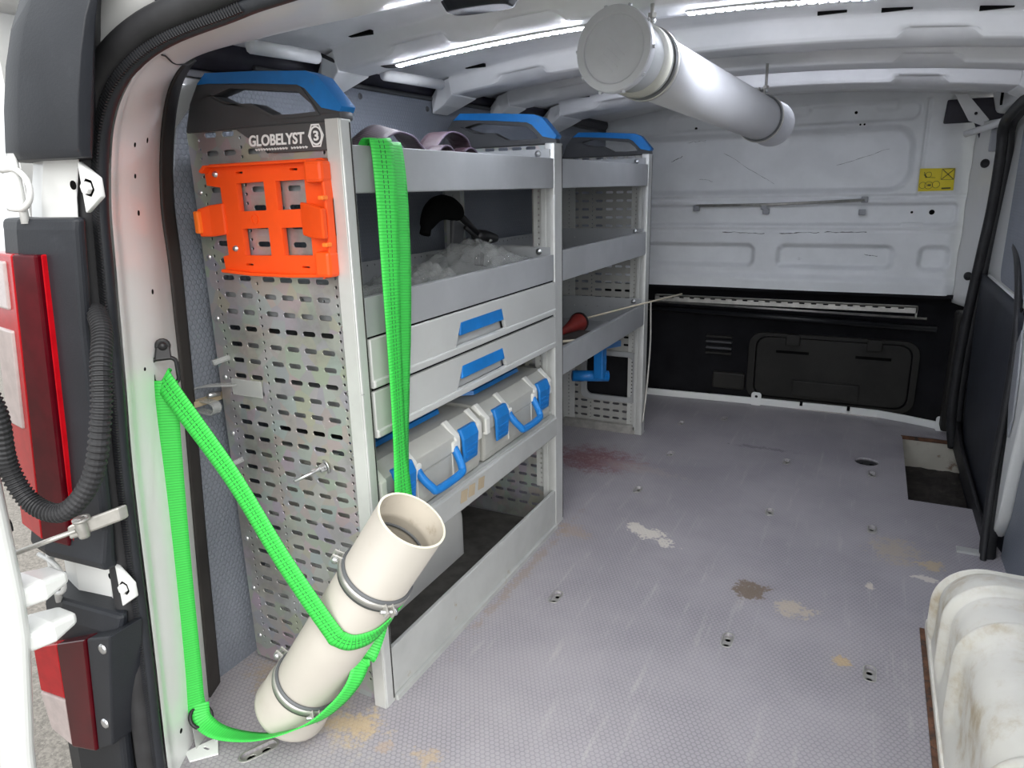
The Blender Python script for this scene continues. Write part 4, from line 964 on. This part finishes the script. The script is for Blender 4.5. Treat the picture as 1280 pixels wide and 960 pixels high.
def dup(root, delta, label):
    r = root.copy(); C.objects.link(r); r.location = Vector(root.location)+Vector(delta); r['label'] = label
    for ch in root.children:
        c_ = ch.copy(); C.objects.link(c_); c_.parent = r; c_.matrix_parent_inverse = Matrix.Translation(-Vector(root.location))
        for g_ in ch.children:
            d = g_.copy(); C.objects.link(d); d.parent = c_
    return r
case1 = make_case(.980, 'grey tool case with blue latches, partly behind the green strap and leaning pipe')
dup(case1, (0, .414, 0), 'grey tool case with blue latches, beside the middle post of the shelving')

# clear plastic bags on the tray
def bag(yc, xc, z, ly, lx, h, seed, label):
    def f(u, v_):
        a, b_ = u*2-1, v_*2-1
        r = max(0, 1-abs(a)**3)*max(0, 1-abs(b_)**3)
        n_ = noise.noise((a*1.6+seed, b_*1.6, seed))
        n2 = abs(noise.noise((a*3.1+seed+.3*n_, b_*3.1, 2*seed))); n3 = abs(noise.noise((a*7+seed, b_*7+n2*3, 3*seed)))
        return (xc+lx*b_*(1+.05*n_), yc+ly*a*(1+.05*n_), z+.004+h*r**.5*(.80+.35*n_)-.05*n2*r-.018*n3*r)
    o = link('plastic_bag', grid(70, 56, f), 'bag_film', smooth=True)
    recentre(o, (xc, yc, z)); return tag(o, label, 'plastic bag')
bag(1.60, -.89, .765, .19, .10, .125, 1.3, 'large crumpled clear plastic bag beside the black tool on the drawer-top tray')
bag(1.31, -.90, .765, .10, .10, .085, 4.1, 'flat crumpled clear bag in the middle of the drawer-top tray')
bag(1.09, -.91, .765, .10, .10, .075, 7.7, 'crumpled clear bag behind the green strap on the drawer-top tray')

# black tool with hooked grip
bt = thing('hand_tool', 'black tool with hooked padded grip and grey tube on the drawer-top tray', 'tool', (-1.0, 1.80, .77))
link('grip', tube(catmull([(-1.0, 1.515, .893), (-1.0, 1.53, .920), (-1.0, 1.565, .948), (-1.0, 1.61, .956), (-1.0, 1.66, .945), (-1.0, 1.685, .932)], 5), [.014]*4+[.018+.014*math.sin(math.pi*k/20) for k in range(22)], 14), 'void', bt, smooth=True)
link('shaft', tube([(-1.0, 1.66, .950), (-1.0, 1.79, .873)], .010, 10), 'black_metal', bt, smooth=True)
link('shaft', tube([(-.99, 1.70, .90), (-.99, 1.785, .855)], .006, 8), 'black_metal', bt, smooth=True)
link('fabric_flap', loft([[(-1.012, 1.655, .925), (-.998, 1.655, .925), (-.998, 1.715, .905), (-1.012, 1.715, .905)], [(-1.010, 1.645, .84), (-1.0, 1.645, .84), (-1.0, 1.695, .83), (-1.010, 1.695, .83)]]), 'cap_plastic', bt, bevel=.004)
link('joint', lathe([(.008, 0), (.018, .004), (.020, .05), (.016, .09), (.012, .115)], (-1.0, 1.775, .872), (-1.0, 1.90, .856), 14), 'black_metal', bt, smooth=True)
link('bracket', loft([[(-1.005, 1.775, .87), (-.985, 1.775, .87), (-.985, 1.80, .86), (-1.005, 1.80, .86)], [(-1.005, 1.765, .79), (-.985, 1.765, .79), (-.985, 1.79, .785), (-1.005, 1.79, .785)]]), 'black_metal', bt, bevel=.003)
link('tube', tube([(-1.0, 1.885, .858), (-1.03, 1.80+.0, .0)] if False else [(-1.0, 1.885, .858), (-.985, 1.822, .855)], .006, 8), 'zinc', bt, smooth=True)

# purple webbing heap on the top tray
pw = thing('webbing_loops', 'faded purple lifting sling looped on the top shelf', 'sling', (-.90, 1.35, 1.005))
W1 = (1, .1, 0)
link('loop', ribbon([(-.90, 1.08, 1.03), (-.90, 1.16, 1.085), (-.90, 1.23, 1.118), (-.90, 1.29, 1.116), (-.90, 1.33, 1.094), (-.90, 1.39, 1.055), (-.90, 1.42, 1.02)], [(1, .2, -.3)]*7, .055, .004), 'web_purple', pw)
link('loop', ribbon([(-.90, 1.34, 1.02), (-.90, 1.375, 1.075), (-.90, 1.43, 1.118), (-.90, 1.48, 1.125), (-.90, 1.53, 1.110), (-.90, 1.548, 1.07), (-.90, 1.545, 1.02)], [(1, .1, 0)]*7, .050, .004), 'web_purple', pw)
link('loop', ribbon([(-.87, 1.33, 1.04), (-.87, 1.37, 1.085), (-.87, 1.41, 1.09), (-.87, 1.44, 1.06), (-.87, 1.45, 1.02)], [(1, 0, 0)]*5, .040, .004), 'web_purple', pw)
link('loop', ribbon([(-.87, 1.43, 1.03), (-.87, 1.48, 1.085), (-.87, 1.53, 1.085), (-.87, 1.57, 1.04)], [(1, 0, 0)]*4, .035, .004), 'web_purple', pw)

# green ratchet webbing hanging from the top tray lip
gs = thing('lashing_strap', 'bright green strap draped over the top shelf lip, hanging to the leaning pipe', 'strap', (-.765, 1.03, .45))
def ang(d): return (math.cos(math.radians(d)), math.sin(math.radians(d)), 0)
link('front_strand', ribbon([(-.815, 1.05, 1.035), (-.785, 1.035, 1.078), (-.766, 1.030, 1.085), (-.756, 1.028, 1.074), (-.748, 1.022, 1.00), (-.745, 1.016, .89), (-.743, 1.010, .78), (-.741, 1.005, .665), (-.738, .998, .545), (-.735, .994, .47), (-.730, .99, .42)],
     [ang(70), ang(70), ang(70), ang(70), ang(72), ang(80), ang(90), ang(96), ang(96), ang(85), ang(80)], .044, .0022), 'web_green', gs)
link('rear_strand', ribbon([(-.825, 1.085, 1.03), (-.792, 1.078, 1.074), (-.774, 1.076, 1.081), (-.763, 1.075, 1.072), (-.756, 1.074, 1.00), (-.754, 1.068, .886), (-.752, 1.055, .772), (-.750, 1.037, .654), (-.747, 1.020, .54), (-.744, 1.008, .47), (-.740, 1.00, .42)],
     [ang(90), ang(90), ang(92), ang(93), ang(94), ang(92), ang(92), ang(95), ang(100), ang(95), ang(90)], .046, .0022), 'web_green_plain', gs)

# leaning pipe
PA, PB = Vector((-.903, .820, .052)), Vector((-.622, .860, .484))
ax = (PB-PA).normalized(); LEN = (PB-PA).length
lp = thing('drain_pipe', 'white plastic pipe leaning from the floor against the shelf end, held by green strap', 'pipe', (-.903, .820, 0))
R0 = .0605
prof = [(R0-.004, .0), (R0+.0085, .0), (R0+.011, .004), (R0+.011, .012), (R0+.009, .016), (R0+.0085, .060), (R0+.001, .070), (R0, .075), (R0, LEN), (R0-.0035, LEN)]
body = link('pipe_wall', lathe(prof, PA, PB, 64), 'pvc', lp, smooth=True)
link('pipe_bore', lathe([(R0-.0035, LEN), (R0-.0035, LEN-.040), (R0-.0045, LEN-.042), (R0-.0045, LEN-.052), (R0-.0035, LEN-.054), (R0-.0035, .01), (0, .008)], PA, PB, 64), 'pvc_inside', lp, smooth=True)
link('bore_ring', lathe([(R0-.0038, LEN-.066), (R0-.006, LEN-.067), (R0-.006, LEN-.071), (R0-.0038, LEN-.072)], PA, PB, 64), 'rubber_grey', lp, smooth=True)
link('rim_edge', lathe([(R0-.0035, 0), (R0+.0003, 0), (R0+.0003, .0015), (R0-.0035, .0015)], PB-ax*.0005, PB+ax, 64, True), 'pvc_end', lp)
for m_ in (body,):
    pass
def clamp(parent, h, a, axd, rr, ears, w_=.020):
    o = a+axd*h
    c_ = link('clamp', lathe([(rr, -w_/2), (rr+.004, -w_/2-.003), (rr+.005, -w_/2+.004), (rr+.005, w_/2-.004), (rr+.004, w_/2+.003), (rr, w_/2)], o, o+axd, 56), 'rubber_grey', parent, smooth=True)
    link('clamp_band', lathe([(rr+.005, -w_/2+.004), (rr+.0065, -w_/2+.004), (rr+.0065, w_/2-.004), (rr+.005, w_/2-.004)], o, o+axd, 56), 'zinc', c_, smooth=True)
    for ev in ears:
        ev = (Vector(ev)-axd*Vector(ev).dot(axd)).normalized(); sd = axd.cross(ev); p = o+ev*(rr+.004)
        for s in (-1, 1):
            q = p+sd*s*.0065
            link('clamp_ear', loft([[q+axd*u_*.009+sd*v_*.0015 for u_, v_ in ((-1, -1), (1, -1), (1, 1), (-1, 1))], [q+ev*.018+axd*u_*.007+sd*v_*.0015 for u_, v_ in ((-1, -1), (1, -1), (1, 1), (-1, 1))]]), 'zinc', c_, bevel=.001)
        p2 = p+ev*.010
        link('clamp_screw', lathe([(0, .031), (.0058, .030), (.0062, .024), (.003, .023), (.003, 0), (0, 0)], p2-sd*.016, p2+sd, 12), 'steel', c_, smooth=True)
    return c_
clamp(lp, LEN*.735, PA, ax, R0, [(-.7, -.35, .4), (.75, -.55, -.4)])
clamp(lp, .085, PA, ax, R0, [(-.75, .0, .5), (.7, -.65, -.5)])
# green strap from pillar ring round the pipe
gp = thing('lashing_strap', 'bright green strap from the pillar rings around the leaning pipe', 'strap', (-1.05, .76, .03))
link('pillar_run', ribbon([(-1.022, .752, .705), (-1.024, .748, .66), (-1.036, .745, .52), (-1.045, .738, .33), (-1.048, .730, .16), (-1.046, .724, .085), (-1.040, .728, .058)],
     [ang(45), ang(45), ang(50), ang(56), ang(58), ang(58), ang(50)], .036, .0022), 'web_green_plain', gp)
# helper: point on the pipe surface
e1 = (Vector((0, -1, 0))-ax*Vector((0, -1, 0)).dot(ax)).normalized(); e2 = ax.cross(e1)
def onp(h, deg, r=R0+.003): return PA+ax*h+(e1*math.cos(math.radians(deg))+e2*math.sin(math.radians(deg)))*r
sgn = 1 if onp(.3, 90).x > onp(.3, -90).x else -1
def wrapp(h, deg): return onp(h, sgn*deg)
ring_u = Vector((-1.022, .752, .703))
W0 = [(.35, .35, .75), (.5, .25, .8), (.6, .2, .78), tuple(ax), tuple(ax), tuple(ax), tuple(ax), tuple(ax), tuple(ax)]
W0 = [(.35, .35, .75), (.5, .25, .8), (.6, .1, .75), (.58, .08, .78)] + [tuple(ax)]*6
link('pipe_run', ribbon([ring_u+Vector((-.006, .006, .004)), ring_u+Vector((.010, -.004, -.010)), Vector((-.905, .758, .553)), Vector((-.818, .762, .420)), onp(.293, sgn*-2, R0+.008), onp(.282, sgn*22, R0+.004), wrapp(.286, 46), wrapp(.308, 76), wrapp(.345, 112), wrapp(.375, 150)],
     W0, .038, .0022, 12), 'web_green', gp)
link('floor_run', ribbon([wrapp(.30, 165), wrapp(.26, 140), wrapp(.215, 110)+Vector((.003, 0, 0)), Vector((-.738, .842, .190)), Vector((-.744, .822, .158)), Vector((-.766, .797, .124)), Vector((-.804, .765, .094)), Vector((-.888, .740, .056)), Vector((-.975, .724, .042)), Vector((-1.026, .722, .052)), Vector((-1.040, .730, .080))],
     [(.5, .5, .3), (.5, .5, .3), (.45, .55, .2), (.4, .65, .0), (.3, .75, -.2), (.2, .8, -.4), (.1, .8, -.35), (.0, .85, -.25), (.0, .85, .0), (.25, .75, .2), (.5, .6, .2)], .032, .0022, 10), 'web_green_plain', gp)

# lashing rings on the pillar
def dring(name, label, bolt, cen, nrm, updir, r, tab=True, round_=False):
    t = thing(name, label, 'lashing ring', bolt)
    n_ = Vector(nrm).normalized(); u_ = Vector(updir); u_ = (u_-n_*u_.dot(n_)).normalized(); s_ = u_.cross(n_); c_ = Vector(cen)
    if round_: pts_ = [c_+(u_*math.cos(a*math.pi/14)+s_*math.sin(a*math.pi/14)*.95)*r for a in range(28)]
    else: pts_ = [c_+u_*b_*r*1.05+s_*a*r for a, b_ in rrect(-.85, .85, -1.05, .8, .42, 5)]
    link('ring', tube(pts_, .0036, 8, closed=True), 'black_metal', t, smooth=True)
    b_ = Vector(bolt)
    if tab:
        link('strap_tab', loft([[b_+s_*x*.013+u_*y*.013+n_*.002 for x, y in circ(0, 0, 1, 14)], [b_+s_*x*.012+u_*y*.012+n_*.010 for x, y in circ(0, 0, 1, 14)]]), 'black_metal', t, bevel=.002)
        link('tab_tongue', loft([[b_+s_*a*.011+n_*q for a, q in ((-1, .002), (1, .002), (1, .010), (-1, .010))], [c_+u_*r*.85+s_*a*.013+n_*q for a, q in ((-1, -.002), (1, -.002), (1, .008), (-1, .008))]]), 'black_metal', t, bevel=.002)
    link('bolt_head', lathe([(0, .007), (.0045, .007), (.007, .004), (.0075, 0)], b_+n_*.009, b_+n_*2, 12), 'steel' if round_ else 'black_metal', t, smooth=True)
    return t
dring('lashing_ring', 'black lashing ring and tab bolted halfway up the white pillar', (-1.038, .768, .760), (-1.027, .757, .722), (.80, -.58, .05), (0, 0, 1), .0225)
dring('lashing_ring', 'black lashing ring at the foot of the white pillar', (-1.046, .732, .030), (-1.034, .724, .058), (.75, -.15, .6), (-.5, -.3, .8), .020, False, True)
fb = thing('floor_bracket', 'white angle bracket bolted at the foot of the white pillar', 'bracket', (-1.03, .71, 0))
link('upright_leg', plate([(-.02, 0), (.022, 0), (.022, .048), (-.02, .05)], [], .003, lambda a, b_, c_: (-1.040-.72*a*.55+c_*.8, .722+a-c_*.5, b_)), 'post_alu', fb, bevel=.001)
link('floor_leg', plate([(-1.045, .688), (-1.018, .676), (-.985, .712), (-1.020, .742)], [slot(-1.016, .712, .014, .005)], .003, at_z(.0025)), 'jamb_white', fb, bevel=.001)
link('bracket_bolt', lathe([(0, .006), (.006, .006), (.008, .002), (.010, .002), (.010, 0)], (-1.015, .738, .012), (-.9, .68, .03), 8), 'steel', fb)

# blue screw hook and red-handled tool etc on the far unit
bh = thing('bench_bracket', 'blue painted steel bracket hanging under the lowest far tray', 'bracket', (-.85, 2.42, .28))
link('top_arm', loft([[(-.862, 2.36, .455), (-.838, 2.36, .455), (-.838, 2.36, .43), (-.862, 2.36, .43)], [(-.862, 2.62, .415), (-.838, 2.62, .415), (-.838, 2.62, .39), (-.862, 2.62, .39)]]), 'blue_plastic', bh, bevel=.003)
link('drop_arm', boxes((-.868, -.832, 2.385, 2.43, .315, .455)), 'blue_plastic', bh, bevel=.004)
link('cross_arm', tube([(-.94, 2.36, .325), (-.83, 2.44, .315)], .021, 12), 'blue_plastic', bh, smooth=True)
rh = thing('red_tool', 'dark red handled tool with long pale rod on the lowest far tray', 'tool', (-.92, 2.4, .50))
link('handle', lathe([(0, 0), (.010, .002), (.012, .05), (.018, .10), (.026, .15), (.033, .18), (.034, .19)], (-.93, 2.20, .513), (-.93, 2.40, .520), 20), 'red_handle', rh, smooth=True)
link('collar', lathe([(.035, 0), (.037, .004), (.037, .012), (.030, .016), (0, .016)], (-.93, 2.39, .520), (-.93, 2.60, .52), 20), 'black_metal', rh, smooth=True)
link('rod', tube([(-.93, 2.40, .528), (-.79, 2.62, .554), (-.660, 2.84, .575)], .0035, 8), 'cream_wire', rh, smooth=True)
bk = link('flat_box', boxes((-1.06, -.83, 2.02, 2.36, .4735, .500)), 'cardboard_dark', bevel=.004)
recentre(bk, (-.94, 2.2, .4735)); tag(bk, 'flat dark worn box lying on the lowest far tray', 'box')
wr = link('bent_wire', tube(catmull([(-.86, 1.88, .548), (-.80, 2.00, .540), (-.785, 2.045, .532), (-.82, 1.98, .525), (-.90, 1.88, .520)], 6), .0042, 8), 'cream_wire', smooth=True)
recentre(wr, (-.82, 1.95, .52)); tag(wr, 'bent cream wire at the near end of the lowest far tray', 'wire')
cb = link('hanging_cord', tube(catmull([(-.765, 2.762, .55), (-.762, 2.765, .40), (-.764, 2.758, .28), (-.765, 2.735, .17), (-.766, 2.70, .06)], 8), .004, 8), 'zinc', smooth=True)
recentre(cb, (-.79, 2.74, .06)); tag(cb, 'thin grey cord hanging down the far post of the shelving', 'cord')

# pipe hung from the roof
HA, HB = Vector((-.402, 1.180, 1.212)), Vector((-.284, 2.230, 1.159))
hax = (HB-HA).normalized(); HL = (HB-HA).length
hp = thing('storage_tube', 'long white plastic tube with capped end hung under the roof', 'tube', HA)
link('tube_wall', lathe([(.0515, .105), (.055, .105), (.055, HL-.10), (.055, HL-.002)], HA, HB, 64), 'pvc_roof', hp, smooth=True)
link('end_socket', lathe([(.055, HL-.105), (.0565, HL-.10), (.0575, HL-.012), (.061, HL-.008), (.061, HL), (.055, HL+.001), (.050, HL-.004), (0, HL-.006)], HA, HB, 56), 'cap_grey', hp, smooth=True)
link('clear_socket', lathe([(.0555, .120), (.0605, .112), (.0605, .022), (.0625, .016), (.0625, .010)], HA, HB, 64), 'clear_plastic', hp, smooth=True)
link('white_collar', lathe([(.054, .085), (.0595, .085), (.0595, .110), (.055, .112)], HA, HB, 64), 'pvc_end', hp, smooth=True)
link('inner_tube', lathe([(.054, .11), (.054, .030)], HA, HB, 64), 'cap_grey', hp, smooth=True)
capo = link('end_cap', lathe([(0, .004), (.0515, .004), (.0525, .001), (.054, 0), (.0645, 0), (.0660, .003), (.0660, .016), (.062, .020)], HA, HB, 64), 'cap_grey', hp, smooth=False)
mtx = frame_axis(HA, HB)
for k in range(10):
    a = 2*math.pi*k/10+.2; p = mtx @ Vector((.0655*math.cos(a), .0655*math.sin(a), .008)); q = mtx @ Vector((.0695*math.cos(a), .0695*math.sin(a), .008))
    link('cap_lug', tube([p, q], .003, 6), 'cap_grey', capo)
z_ = (HA-HB).normalized(); x_ = Vector((0, 0, 1)).cross(z_).normalized(); y_ = z_.cross(x_)
for i_, (dx, dy, w_, h) in enumerate(((.004, -.006, .030, .0016), (.006, -.016, .034, .0016), (.008, -.026, .026, .0016), (-.006, .008, .026, .0016), (.012, .004, .018, .0016))):
    bm = bmesh.new(); box(bm, dx-w_/2, dx+w_/2, dy-h/2, dy+h/2, -.0042, -.0032, None)
    rot = Matrix.Rotation(-.7, 4, 'Z')
    mm = Matrix(((x_.x, y_.x, z_.x, HA.x), (x_.y, y_.y, z_.y, HA.y), (x_.z, y_.z, z_.z, HA.z), (0, 0, 0, 1)))
    bmesh.ops.transform(bm, matrix=mm @ rot, verts=bm.verts); link('moulded_mark', from_bm(bm), 'cap_grey', capo)
for h in (.135, HL-.135):
    c_ = clamp(hp, h, HA, hax, .0555, [(0, 0, 1)], .016)
    o = HA+hax*h
    link('hanger_rod', tube([o+Vector((.010, 0, .066)), Vector((o.x+.010, o.y, 1.300))], .0036, 8), 'zinc', c_, smooth=True)
    link('hanger_nut', lathe([(.003, 0), (.008, 0), (.008, .007), (.003, .007)], o+Vector((.010, 0, .073)), o+Vector((.010, 0, 1)), 6, True), 'zinc', c_)

# LED strips stuck to the first roof rib
def led(x0, x1, label, ys=1.388, zoff=0., m_='led'):
    rz = lambda x: rib_z(x)+zoff
    t = thing('led_strip', label, 'light', ((x0+x1)/2, ys, rz((x0+x1)/2)))
    n_ = max(2, int((x1-x0)/.05)); xs_ = [lerp(x0, x1, i/n_) for i in range(n_+1)]
    link('strip_backing', loft([[(x, ys-.010, rz(x)-.0008), (x, ys+.010, rz(x)-.0008), (x, ys+.010, rz(x)-.0032), (x, ys-.010, rz(x)-.0032)] for x in xs_]), 'led_backing', t)
    bm = bmesh.new(); x = x0+.008
    while x < x1-.006:
        z = rz(x)-.0032; box(bm, x-.0055, x+.0055, ys-.0055, ys+.0055, z-.0024, z); x += .0166
    o = link('diodes', from_bm(bm), m_, t); o['kind'] = 'stuff'
    return t
l1 = led(-.965, -.525, 'lit white LED strip on the roof rib left of the hanging tube')
link('strip_lead', tube(catmull([(-.965, 1.388, rib_z(-.965)-.003), (-.985, 1.375, 1.262), (-1.01, 1.36, 1.270), (-1.05, 1.33, 1.262), (-1.10, 1.30, 1.285)], 5), .004, 8), 'black_rubber', l1, smooth=True)
led(-.335, .26, 'lit white LED strip on the roof rib right of the hanging tube')
led(-.90, .20, 'lit white LED strip tucked on the roof just behind the third rib', 2.325, .045, 'led_weak')

# yellow sticker on the bulkhead
YS = YP-.006+bulk(.2, 1.0)-.004
st = thing('warning_sticker', 'yellow warning sticker with pictograms on the white bulkhead', 'sticker', (.205, YS, .953))
link('sheet', plate([(.146, .953), (.266, .955), (.263, 1.038), (.144, 1.040)], [], .001, at_y(YS)), 'yellow', st)
bm = bmesh.new()
def inkline(a, b_, w_=.0028):
    a, b_ = Vector((a[0], a[1])), Vector((b_[0], b_[1])); d = (b_-a).normalized(); n_ = Vector((-d.y, d.x))*w_/2
    vs_ = [bm.verts.new((p.x, YS-.0012, p.y)) for p in (a+n_, b_+n_, b_-n_, a-n_)]; bm.faces.new(vs_)
inkline((.222, 1.034), (.262, .996)); inkline((.222, .998), (.260, 1.034))
for a, b_ in (((.220, .996), (.262, .996)), ((.262, .996), (.262, 1.036)), ((.262, 1.036), (.220, 1.036)), ((.220, 1.036), (.220, .996))): inkline(a, b_, .0016)
for cx, cz, r in ((.160, .976, .012), (.180, .976, .014), (.205, .978, .013), (.176, 1.016, .010)):
    pts_ = [(cx+r*math.cos(k*math.pi/7), cz+r*math.sin(k*math.pi/7)) for k in range(15)]
    for a, b_ in zip(pts_, pts_[1:]): inkline(a, b_, .0016)
inkline((.176, .976), (.188, .976), .007); inkline((.160, 1.016), (.172, 1.006)); inkline((.160, 1.026), (.168, 1.004)); inkline((.225, .963), (.256, .964), .006); inkline((.168, 1.006), (.20, 1.004), .0016)
link('pictograms', from_bm(bm), 'ink', st)
